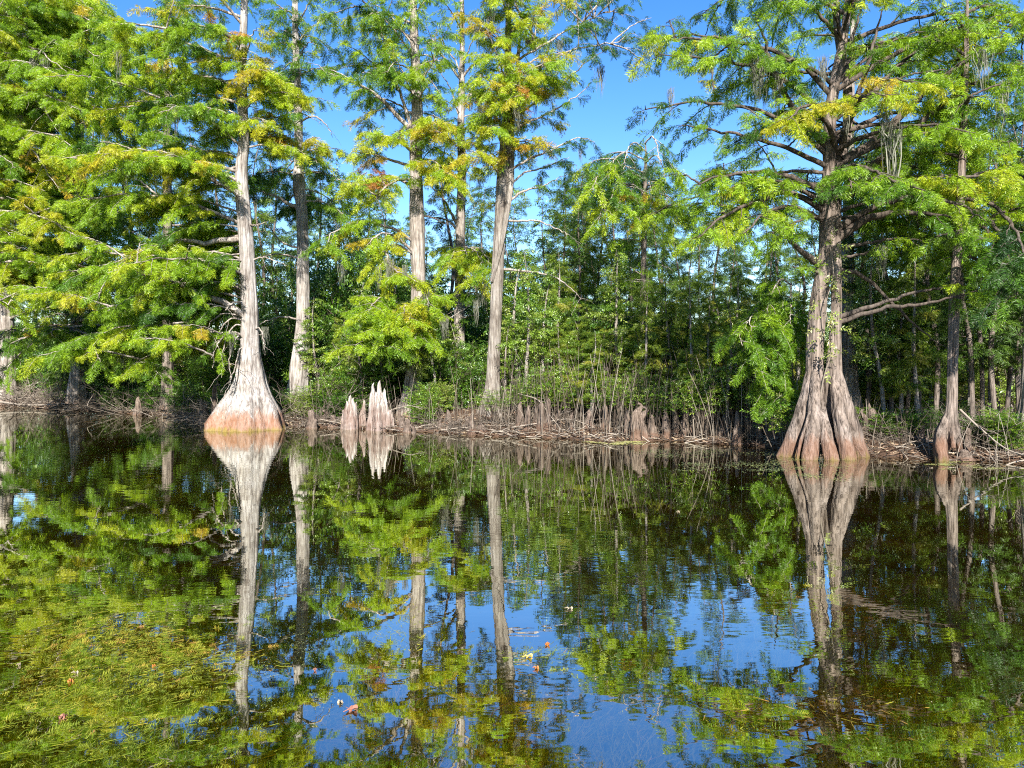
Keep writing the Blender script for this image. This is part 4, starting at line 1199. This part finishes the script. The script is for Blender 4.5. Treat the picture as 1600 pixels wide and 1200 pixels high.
spiky_stump(592, 20.0, [(580, 640, 5, 0), (583, 598, 5, 0), (588, 612, 5, -.12), (593, 594, 5.5, .05), (597, 618, 5, -.12), (601, 607, 5, .05), (604, 628, 4.5, -.05), (609, 640, 4, 0), (591, 625, 6, -.2), (577, 650, 4, .05), (613, 652, 3.5, 0)],
            'tall bleached stump of jagged white splinters at the water edge', 1)
spiky_stump(548, 20.4, [(538, 640, 4, 0), (542, 626, 4, -.05), (547, 617, 4.5, 0), (552, 622, 4, -.05), (556, 628, 3.5, 0), (549, 640, 5, -.1), (543, 646, 4.5, -.1), (568, 624, 3, .2), (565, 640, 4, .2)],
            'shorter pale splintered stump left of the tall bleached one', 2)

# ------------------------------------------------------------------ dry brush, fallen branches


def twig_fork(mb, rs, p0, d, L, r, depth, curl=.5, tint=.5):
    m = 7
    w = np.linspace(0, 1, m)[:, None]
    c = nrm(rs.normal(0, 1, 3))
    q = p0 + d * L * w + c * curl * L * .35 * w ** 2 + rs.normal(0, .008, (m, 3))
    tube(mb, q, np.linspace(r, r * .45, m), 4, tint=tint + rs.normal(0, .15))
    if depth > 0:
        for k in range(rs.randint(2, 4)):
            u = rs.randint(2, m)
            dd = nrm(nrm(q[-1] - q[-2]) + rs.normal(0, .55, 3))
            twig_fork(mb, rs, q[u], dd, L * rs.uniform(.35, .7), r * .6, depth - 1, curl, tint)


BRP = []
for sd in range(4):
    rs = np.random.RandomState(400 + sd)
    mb = MB()
    for k in range(26 if sd < 3 else 14):
        a = rs.uniform(0, 6.28)
        b = np.array((rs.normal(0, .35), rs.normal(0, .3), rs.uniform(-.08, .2)))
        d = nrm(np.array((math.cos(a), math.sin(a), rs.uniform(.1, 1.4 if sd != 2 else .5))))
        twig_fork(mb, rs, b, d, rs.uniform(.5, 1.2), .011, 2, .9, .5 if sd != 1 else .65)
    BRP.append(mb.build('dry_brush', M_TWIG, None, False))
bused = [False] * 4
BRUSH = [(15, 33, 1.5, 0), (45, 31.5, 1.4, 1), (75, 31, 1.5, 3), (105, 30, 1.3, 0), (140, 29.5, 1.3, 2), (60, 33, 1.6, 1), (175, 29, 1.2, 3), (205, 27.5, 1.2, 0), (240, 26.6, 1.2, 2), (275, 25, 1.1, 3), (310, 24, 1.1, 0), (345, 22.6, 1.2, 1), (362, 22.2, 1.4, 1), (352, 21.6, 1.0, 3),
         (425, 22.6, 1.1, 0), (440, 22.4, 1.1, 3), (520, 22.6, 1.3, 0), (535, 22.2, 1.0, 3), (505, 21.4, .8, 2), (480, 21.3, .8, 2), (570, 21.4, .9, 2), (660, 20.3, .8, 2), (700, 19.6, .8, 2), (725, 19.2, .8, 2), (790, 19, .9, 2), (845, 18.5, .8, 2), (905, 18.1, .7, 3), (985, 17.7, .6, 3), (1065, 17.5, .6, 3), (1180, 16.8, .6, 0), (1380, 15.1, .8, 2), (1420, 14.9, .8, 2), (1450, 14.8, .7, 3), (1350, 15.2, .7, 2), (1540, 14.4, .8, 0), (1560, 14.2, .9, 3), (1580, 14.5, .9, 0), (1525, 14.9, .8, 1)]
items = []
for px, Y, s, k in BRUSH:
    x = PX(px, Y)
    z = float(ground_z(np.array(x), np.array(Y)))
    o = place(BRP, bused, k, (x, Y, max(z, -.02)), rnd.uniform(0, 6.28), (s, s, s * rnd.uniform(.6, .85)))
    tag(o, 'x', 'dry brush', 'tangles of dry brush on the bank')
    items.append((px, o))
order_labels(items, lambda o, n, l: f"tangle of dry bare twigs on the bank, {n} right of {l}")


def branch_obj(name, pts, r, seed, label, cat, forks=5, mat=None, L=.5, grp=None):
    rs = np.random.RandomState(seed)
    p = spline(np.array(pts), 26)
    mb = MB()
    tube(mb, p, np.linspace(r, r * .3, 26), 7, tint=.7)
    for k in range(forks):
        i = rs.randint(6, 25)
        d = nrm(nrm(p[min(i + 1, 25)] - p[i]) + rs.normal(0, .5, 3) + UP * .15)
        twig_fork(mb, rs, p[i], d, L * rs.uniform(.5, 1.1), r * .45, 1, .6, .6)
    o = mb.build(name, mat or M_TWIG, None, True)
    return tag(o, label, cat, grp)


def lowbranch(pix, r, seed, label, forks=5, L=.5):
    branch_obj('fallen_branch', [P(*a) for a in pix], r, seed, label, 'branch', forks, None, L, 'fallen branches along the water edge')


lowbranch([(1500, 640, 13.6), (1530, 668, 13.3), (1570, 700, 13.0), (1612, 716, 12.6)], .022, 1, 'long pale fallen branch sloping to the water at the right edge', 8, .7)
lowbranch([(1610, 718, 12.9), (1585, 722, 12.9), (1562, 732, 12.7), (1540, 745, 12.3)], .016, 2, 'thin pale branch dipping into the water by the right edge', 3)
lowbranch([(1335, 690, 15.0), (1370, 693, 14.9), (1412, 694, 14.8)], .02, 3, 'straight grey stick lying on the bank right of the buttressed cypress', 3, .3)
lowbranch([(800, 668, 18.6), (850, 660, 18.3), (890, 655, 18.1), (930, 668, 17.8)], .022, 4, 'arched pale branch lying below the thicket right of the yellowing cypress', 8, .6)
lowbranch([(810, 615, 19.2), (840, 625, 18.7), (860, 650, 18.2), (880, 675, 17.7)], .016, 5, 'curved bare branch bending down to the bank behind the knees', 5)
lowbranch([(612, 640, 20.2), (640, 634, 20.0), (660, 640, 19.8)], .015, 6, 'thin stick leaning beside the tall bleached stump', 3, .3)
lowbranch([(130, 660, 27.6), (180, 650, 27.8), (215, 640, 28), (260, 636, 27)], .03, 7, 'grey branch lying over the water below the left boughs', 8, .9)
lowbranch([(150, 648, 28.6), (200, 655, 26.6), (245, 650, 26.2)], .025, 8, 'dark fallen branch half sunk at the left shore', 6, .7)
lowbranch([(690, 672, 19), (730, 668, 18.8), (775, 672, 18.5)], .018, 9, 'flat stick on the bank below the yellowing cypress', 5, .4)
lowbranch([(500, 655, 20.9), (530, 660, 20.7), (565, 655, 20.6)], .018, 10, 'flat pale stick between the splintered stump and the slant-footed cypress', 5, .4)
lowbranch([(0, 628, 31.5), (50, 633, 30.6), (110, 630, 29.9)], .05, 11, 'weathered log lying along the left shore', 6, .8)
lowbranch([(1400, 700, 14.3), (1430, 690, 14.4), (1462, 700, 14)], .016, 12, 'crooked stick on the bank left of the root-legged cypress', 5, .4)

# ------------------------------------------------------------------ hanging Spanish moss
MSP = []
for sd in range(6):
    rs = np.random.RandomState(500 + sd)
    mb = MB()
    for k in range(48):
        L = rs.uniform(.2, 1.) ** 1.3
        m = 7
        w = np.linspace(0, 1, m)
        x0, y0 = rs.normal(0, .085, 2)
        c = np.stack([x0 * (1 - .4 * w) + .03 * np.sin(w * rs.uniform(3, 9) + rs.uniform(0, 6)), y0 * (1 - .4 * w) + .03 * np.sin(w * rs.uniform(3, 9) + rs.uniform(0, 6)), -L * w + .03], 1)
        a = rs.uniform(0, 6.28)
        sdv = np.array((math.cos(a), math.sin(a), 0)) * (rs.uniform(.004, .010) * np.sin(PI * np.clip(w * .85 + .12, 0, 1)))[:, None]
        v = np.concatenate([c - sdv, c + sdv])
        i = np.arange(m - 1)
        mb.add(v, np.stack([i, i + 1, i + 1 + m, i + m], 1), rs.rand())
    MSP.append(mb.build('spanish_moss', M_MOSS, None, False))
mused = [False] * 6
EXTRA_MOSS = [((193, 265), 19.2, .8, 'pale flared cypress'), ((535, 405), 21.4, .9, 'cypress behind the bleached stump'), ((608, 405), 21, 1.0, 'cypress behind the bleached stump'), ((633, 415), 21, .7, 'cypress behind the bleached stump'),
              ((745, 470), 23.4, .9, 'slim cypress with the bare branch fan'), ((751, 435), 23.4, 1.0, 'slim cypress with the bare branch fan'), ((137, 448), 26, 1.0, 'mottled half-hidden cypress'),
              ((1567, 130), 13.2, 1.0, 'big twin-stemmed cypress'), ((1393, 200), 13, 1.5, 'big twin-stemmed cypress'), ((1047, 140), 12.8, .5, 'big twin-stemmed cypress'), ((1380, 385), 13.6, .7, 'big twin-stemmed cypress'), ((1190, 100), 13.4, .8, 'big twin-stemmed cypress'), ((1285, 90), 13.2, .8, 'big twin-stemmed cypress')]
allm = []
random.Random(3).shuffle(MOSS)
for m, wd in MOSS[:110]:
    allm.append((m, rnd.uniform(.5, 1.05), wd))
for (px, py), Y, s, wd in EXTRA_MOSS:
    allm.append((P(px, py, Y), s, wd))
byt = {}
for m, s, wd in allm:
    o = place(MSP, mused, rnd.randrange(6), m, rnd.uniform(0, 6.28), (s * .9, s * .9, s))
    tag(o, 'x', 'moss', 'clumps of hanging Spanish moss')
    byt.setdefault(wd, []).append((m[2], o))
LOWORD = ['lowest', 'second lowest', 'third lowest', 'fourth lowest', 'fifth lowest', 'sixth lowest', 'seventh lowest', 'eighth lowest', 'ninth lowest', 'tenth lowest']
for wd, lst in byt.items():
    lst.sort(key=lambda a: a[0])
    for i, (z, o) in enumerate(lst):
        nm = LOWORD[i] if i < 10 else f'{ORD[min(i, 19)]} from lowest'
        if i > 19:
            nm = 'one of the high'
        o['label'] = f"{nm} grey moss clump hanging from the {wd}"

# climbing vine on the big cypress
e = empty('climbing_vine', (PX(1300, 14), 14.0, 0))
vs, tw = [], MB()
rs = np.random.RandomState(61)
cp = spline([P(1275, 690, 13.8), P(1285, 600, 13.85), P(1300, 540, 13.8), P(1290, 480, 13.85), P(1302, 430, 13.85), P(1296, 380, 13.9)], 40)
tube(tw, cp, np.linspace(.018, .008, 40), 6, tint=.6)
tw.build('stems', M_STEM, e, True, e.location)
for k in range(70):
    i = rs.randint(16, 40)
    dv = rs.normal(0, 1, 3) * np.array((.16, .10, .12))
    vs.append((cp[i] + dv, nrm(dv + np.array((0, -.1, -.1))), rs.uniform(.14, .26), rs.normal(.8, .12)))
mb = MB()
expand(mb, vs, BRD, rs)
mb.build('foliage', M_SHRUB, e, False, e.location)
tag(e, 'pale leafy vine climbing the trunk of the buttressed cypress', 'vine')

# ------------------------------------------------------------------ leaf litter and sticks on the bank (nobody could count them)
rs = np.random.RandomState(71)
n = 26000
x = rs.uniform(-24, 14, n)
y = shoreY(x) + np.abs(rs.normal(0, 2.2, n)) - .05
z = ground_z(x, y) + .012
a = rs.uniform(0, 6.28, n)
d = np.stack([np.cos(a), np.sin(a), rs.normal(0, .25, n)], 1)
s2 = np.stack([-np.sin(a), np.cos(a), rs.normal(0, .4, n)], 1)
L = rs.uniform(.03, .10, n)[:, None]
W = rs.uniform(.008, .025, n)[:, None]
c = np.stack([x, y, z], 1)
v = np.stack([c - d * L, c + s2 * W, c + d * L, c - s2 * W], 1).reshape(-1, 3)
mb = MB()
mb.add(v, np.arange(4 * n).reshape(-1, 4), rs.rand(n))
M_LITTER = plain_mat('leaf_litter', [(0., (.06, .035, .022)), (.4, (.14, .085, .055)), (.75, (.24, .165, .105)), (1., (.38, .30, .19))])
tag(mb.build('leaf_litter', M_LITTER), 'brown fallen needles and leaf litter on the bank', None, None, 'stuff')
mb = MB()
for k in range(1500):
    xx = rs.uniform(-24, 12)
    yy = float(shoreY(xx)) + abs(rs.normal(0, 1.0)) - .12
    zz = max(float(ground_z(np.array(xx), np.array(yy))), 0) + rs.uniform(.0, .10)
    an = rs.uniform(0, 6.28)
    LL = rs.uniform(.15, .7)
    dd = np.array((math.cos(an) * 1., math.sin(an) * .6, rs.normal(0, .18)))
    q = np.array((xx, yy, zz)) + dd * LL * np.linspace(-.5, .5, 4)[:, None] + rs.normal(0, .015, (4, 3))
    tube(mb, q, np.linspace(.009, .005, 4), 4, tint=rs.rand())
tag(mb.build('stick_litter', M_TWIG), 'litter of small sticks and roots scattered along the water edge', None, None, 'stuff')

# reddish upright reed-like stalks and shoots in the understorey
mb = MB()
for k in range(2600):
    px = rs.uniform(-20, 1620)
    if px < 790 and rs.rand() < .72:
        continue
    if 40 < px < 330 and rs.rand() < .4:
        continue
    Yb = float(shoreY(PX(px, 20)))
    Yb = Yb + rs.uniform(.2, 6)
    xx = PX(px, Yb)
    Yb = float(shoreY(xx)) + abs(rs.normal(.4, 2.4))
    zz = float(ground_z(np.array(xx), np.array(Yb)))
    h = rs.uniform(.3, 1.6)
    if px > 1200:
        h *= .55
    elif px > 790:
        h = rs.uniform(.5, 2.2)
    q = np.array((xx, Yb, zz - .05)) + np.stack([np.linspace(0, 1, 5) ** 1.5 * rs.normal(0, .17) * h, np.linspace(0, 1, 5) ** 1.5 * rs.normal(0, .17) * h, np.linspace(0, h, 5)], 1)
    tube(mb, q, np.linspace(.008, .004, 5) * rs.uniform(.6, 1.4) * (.6 if px > 1200 else .9), 4, tint=np.clip(rs.normal(.38, .3), 0, 1))
tag(mb.build('understorey_stalks', M_STEM), 'thin brown stalks and shoots standing in the understorey', None, None, 'stuff')

# ------------------------------------------------------------------ water weed, floating scum and leaves
M_WEED = plain_mat('water_weed', [(0., (.05, .07, .01)), (.35, (.12, .17, .015)), (.65, (.24, .27, .02)), (.85, (.36, .30, .03)), (1., (.38, .20, .05))], .6, .35)


def weed(name, label, patches, seed):
    """long ribbons of eelgrass streaming just under the surface"""
    rs = np.random.RandomState(seed)
    mb = MB()
    for (px, py, spx, spy, cnt, ang, ti, dep) in patches:
        m = 8
        cnt = int(cnt * 1.7)
        ppx = rs.normal(px, spx * 1.25, cnt)
        ppy = np.clip(rs.normal(py, spy, cnt), HZ + 180, HZ + 900)
        Yd = EYE * F / (ppy - HZ)
        x = (ppx - 800) / F * Yd
        a = ang + rs.normal(0, .45, cnt) + .55 * np.sin(x * 2.6 + Yd * 2.1) + .3 * np.sin(x * 6.1 - Yd * 4.3)
        L = rs.uniform(.08, .34, cnt)
        w = np.linspace(0, 1, m)
        zt = np.where(rs.rand(cnt) < (.16 if dep < .09 else .0), rs.uniform(.001, .004, cnt), -np.abs(rs.normal(0, dep * .8, cnt)) - .004)
        bx = x[:, None] + np.cos(a)[:, None] * L[:, None] * w + .03 * np.sin(w * rs.uniform(3, 9, (cnt, 1)) + rs.uniform(0, 6, (cnt, 1)))
        by = Yd[:, None] + np.sin(a)[:, None] * L[:, None] * w + .03 * np.cos(w * rs.uniform(3, 9, (cnt, 1)) + rs.uniform(0, 6, (cnt, 1)))
        bz = zt[:, None] - rs.uniform(.05, .35, cnt)[:, None] * (1 - w) ** 2
        c = np.stack([bx, by, bz], -1)
        side = np.stack([-np.sin(a), np.cos(a), rs.normal(0, .3, cnt)], -1)[:, None, :] * (rs.uniform(.0011, .0030, cnt)[:, None] * (1 - .5 * w))[:, :, None]
        v = np.concatenate([c - side, c + side], 1).reshape(-1, 3)
        i = np.arange(m - 1)
        q = (np.arange(cnt)[:, None, None] * 2 * m + np.stack([i, i + 1, i + 1 + m, i + m], 1)[None]).reshape(-1, 4)
        mb.add(v, q, np.repeat(np.clip(rs.normal(ti, .14, cnt), 0, 1), m - 1))
        # feathery pondweed between the ribbons
        nf = int(cnt * (.5 if px < 450 else .12))
        lst = []
        for k in range(nf):
            lst.append((np.array((x[k] + rs.normal(0, .12), Yd[k] + rs.normal(0, .12), -abs(rs.normal(0, dep * .5)) - .004)),
                        np.array((math.cos(a[k]), math.sin(a[k]), rs.normal(0, .12))), rs.uniform(.025, .075), np.clip(rs.normal(ti, .14), 0, 1)))
        expand(mb, lst, CYP, rs)
    return tag(mb.build(name, M_WEED), label, None, None, 'stuff')


weed('water_weed', 'yellow-green eelgrass streaming under the surface in the left shallows',
     [(110, 1020, 60, 30, 5200, .45, .66, .06), (30, 905, 40, 12, 2200, .5, .5, .07), (215, 1060, 50, 22, 3600, .4, .58, .07), (70, 1110, 70, 24, 4200, .35, .6, .08), (180, 1000, 40, 10, 2400, .15, .72, .03), (320, 975, 50, 12, 1500, .6, .42, .1),
      (420, 990, 40, 20, 1100, .8, .32, .12), (250, 1120, 70, 20, 2200, .3, .42, .1), (60, 1180, 120, 20, 3500, .35, .5, .08), (60, 960, 50, 12, 1800, .3, .52, .06), (280, 1030, 40, 10, 1500, .3, .75, .05)], 81)
weed('water_weed', 'brown-green weed streamers under the surface near the front right',
     [(1190, 1095, 70, 16, 900, -.4, .86, .07), (1120, 1110, 60, 18, 700, -.3, .5, .12), (1230, 930, 45, 12, 900, -.1, .9, .1), (620, 1120, 80, 12, 1000, .3, .7, .1), (860, 1060, 60, 14, 500, .2, .6, .12), (1000, 1130, 110, 18, 500, .3, .45, .2), (640, 1000, 22, 26, 900, 1.2, .6, .03),
      (840, 1035, 35, 6, 900, .2, .5, .02), (1350, 1110, 90, 20, 500, .3, .5, .2), (1500, 1060, 90, 25, 500, .3, .4, .25), (1180, 960, 60, 16, 600, .1, .4, .15), (900, 1190, 300, 20, 700, .2, .5, .2)], 82)

rs = np.random.RandomState(91)
mb = MB()


def specks(px0, px1, py0, py1, n, smin, smax, ti, clumpy=True):
    ppx = rs.uniform(px0, px1, n)
    ppy = rs.uniform(py0, py1, n)
    if clumpy:
        k = rs.randint(0, max(3, n // 60), n)
        cx = rs.uniform(px0, px1, n)[k]
        cy = rs.uniform(py0, py1, n)[k]
        ppx = cx + rs.normal(0, (px1 - px0) * .06, n)
        ppy = cy + rs.normal(0, (py1 - py0) * .06, n)
    Yd = EYE * F / (ppy - HZ)
    x = (ppx - 800) / F * Yd
    ok = Yd < shoreY(x) - .05
    x, Yd = x[ok], Yd[ok]
    n = len(x)
    a = rs.uniform(0, 6.28, n)
    r = rs.uniform(smin, smax, n)
    c = np.stack([x, Yd, np.full(n, .004) + rs.rand(n) * .003], 1)
    d = np.stack([np.cos(a), np.sin(a), 0 * a], 1) * r[:, None]
    s = np.stack([-np.sin(a), np.cos(a), 0 * a], 1) * (r * rs.uniform(.4, .9, n))[:, None]
    v = np.stack([c - d, c + s, c + d, c - s], 1).reshape(-1, 3)
    mb.add(v, np.arange(4 * n).reshape(-1, 4), np.clip(rs.normal(ti, .2, n), 0, 1))


specks(1000, 1260, 704, 735, 1700, .006, .022, .25)
specks(920, 1000, 682, 694, 2500, .01, .04, .7)
specks(1180, 1340, 716, 750, 800, .006, .022, .4)
specks(1450, 1560, 722, 736, 700, .006, .022, .55)
specks(0, 1600, 720, 1100, 260, .002, .006, .7, False)
specks(400, 640, 940, 1130, 700, .0015, .005, .35)
M_SCUM = plain_mat('floating_specks', [(0., (.10, .13, .06)), (.4, (.18, .22, .08)), (.75, (.34, .32, .08)), (1., (.50, .44, .26))])
tag(mb.build('floating_duckweed', M_SCUM), 'floating duckweed specks and pale scum on the water', None, None, 'stuff')


def floating_leaf(px, py, r, col, label, ang, lobed=True):
    Yd = EYE * F / (py - HZ)
    x = PX(px, Yd)
    k = 5
    pts = []
    nseg = 30
    for i in range(nseg):
        th = i / nseg * 2 * PI
        rr = r * ((.45 + .55 * abs(math.cos(2.5 * th)) ** 1.5) if lobed else (.5 + .5 * abs(math.cos(th)) ** .8) * (1 if abs(math.cos(th)) > .2 else .8))
        pts.append((rr * math.cos(th + ang), rr * math.sin(th + ang), .006 + .22 * rr * rr / r + .01 * math.sin(3 * th)))
    v = [(0, 0, .006)] + pts
    q = [(0, 1 + (2 * i) % nseg, 1 + (2 * i + 1) % nseg, 1 + (2 * i + 2) % nseg) for i in range(nseg // 2)]
    mb = MB()
    mb.add(v, q, 0)
    tube(mb, np.array([(-r * 1.5 * math.cos(ang), -r * 1.5 * math.sin(ang), .01), (-r * .7 * math.cos(ang), -r * .7 * math.sin(ang), .012), (0, 0, .009)]), [.002, .003, .003], 4)
    m = plain_mat('fallen_leaf_' + col[0], [(0., col[1]), (1., col[1])], .6, .25)
    o = mb.build('floating_leaf', m, None, False)
    o.location = (x, Yd, 0)
    tag(o, label, 'leaf', 'fallen leaves floating on the water')


YEL, ORA, PNK, BUF = ('yellow', (.62, .45, .12)), ('orange', (.50, .17, .04)), ('pinkish', (.34, .15, .10)), ('buff', (.36, .29, .19))
for a in [(826, 1027, .055, YEL, 'pale yellow star-shaped leaf floating near the middle of the front water', .4), (855, 1008, .035, ORA, 'small ochre leaf floating just behind the yellow star-shaped leaf', 1.),
          (111, 1065, .04, ORA, 'orange leaf floating on the eelgrass at the left', 2.), (550, 1110, .07, PNK, 'pinkish brown leaf floating by the front edge of the sky reflection', .8), (532, 1098, .035, BUF, 'small buff leaf beside the pinkish brown leaf', 2.2),
          (838, 1045, .03, ORA, 'rusty leaf floating in front of the yellow star-shaped leaf', .2), (98, 1122, .045, PNK, 'brownish pink leaf at the front of the left eelgrass', 1.7), (30, 1040, .018, BUF, 'tiny buff leaf floating at the far left', .9),
          (118, 1053, .03, BUF, 'narrow pale leaf behind the orange leaf on the eelgrass', .3), (890, 952, .05, BUF, 'pale leaf cluster floating in the middle water', .1), (492, 1048, .02, PNK, 'small pink leaf at the rim of the sky reflection', 1.2), (1060, 800, .05, BUF, 'buff leaf drifting below the thicket', 1.2), (240, 1042, .02, ORA, 'small orange leaf among the eelgrass streamers', 2.9)]:
    floating_leaf(a[0], a[1], a[2] * .48, *a[3:])

# ------------------------------------------------------------------ camera, sun, sky
cam = bpy.data.cameras.new('camera')
cam.sensor_fit = 'HORIZONTAL'
cam.sensor_width = 36
cam.lens = 36 * F / 1600
cam.shift_y = -(600 - HZ) / 1600
cam.clip_start, cam.clip_end = .1, 3000
co = bpy.data.objects.new('camera', cam)
COL.objects.link(co)
co.location = (0, 0, EYE)
co.rotation_euler = (PI / 2, 0, 0)
SC.camera = co

EL = math.radians(33)
AZ = np.array((.04, -.999))
sv = Vector((AZ[0] * math.cos(EL), AZ[1] * math.cos(EL), math.sin(EL)))
ld = bpy.data.lights.new('sun', 'SUN')
ld.energy = 5.0
ld.angle = math.radians(.5)
ld.color = (1.0, .955, .88)
lo = bpy.data.objects.new('sun', ld)
COL.objects.link(lo)
lo.rotation_euler = sv.to_track_quat('Z', 'Y').to_euler()
lo.location = (-20, -30, 40)

w = bpy.data.worlds.new('World')
SC.world = w
w.use_nodes = True
nt = w.node_tree
nt.nodes.clear()
sky = nt.nodes.new('ShaderNodeTexSky')
sky.sky_type = 'NISHITA'
sky.sun_disc = False
sky.sun_elevation = EL
sky.sun_rotation = math.atan2(sv.x, sv.y)
sky.air_density = 1.0
sky.dust_density = .1
sky.ozone_density = 1.6
bg = nt.nodes.new('ShaderNodeBackground')
bg.inputs['Strength'].default_value = .088
ow = nt.nodes.new('ShaderNodeOutputWorld')
hs = nt.nodes.new('ShaderNodeHueSaturation')
hs.inputs['Saturation'].default_value = 1.38
hs.inputs['Hue'].default_value = .512
nt.links.new(sky.outputs[0], hs.inputs['Color'])
nt.links.new(hs.outputs[0], bg.inputs[0])
nt.links.new(bg.outputs[0], ow.inputs[0])

vs_ = SC.view_settings
vs_.view_transform = 'Standard'
vs_.look = 'None'
vs_.exposure = 1.66
vs_.gamma = 1
SC.render.engine = 'CYCLES'
cy = SC.cycles
cy.filter_width = 1.1
cy.max_bounces = 6
cy.diffuse_bounces = 3
cy.glossy_bounces = 3
cy.transmission_bounces = 4
cy.transparent_max_bounces = 6
cy.caustics_reflective = False
cy.caustics_refractive = False
cy.sample_clamp_indirect = 6
cy.use_denoising = False
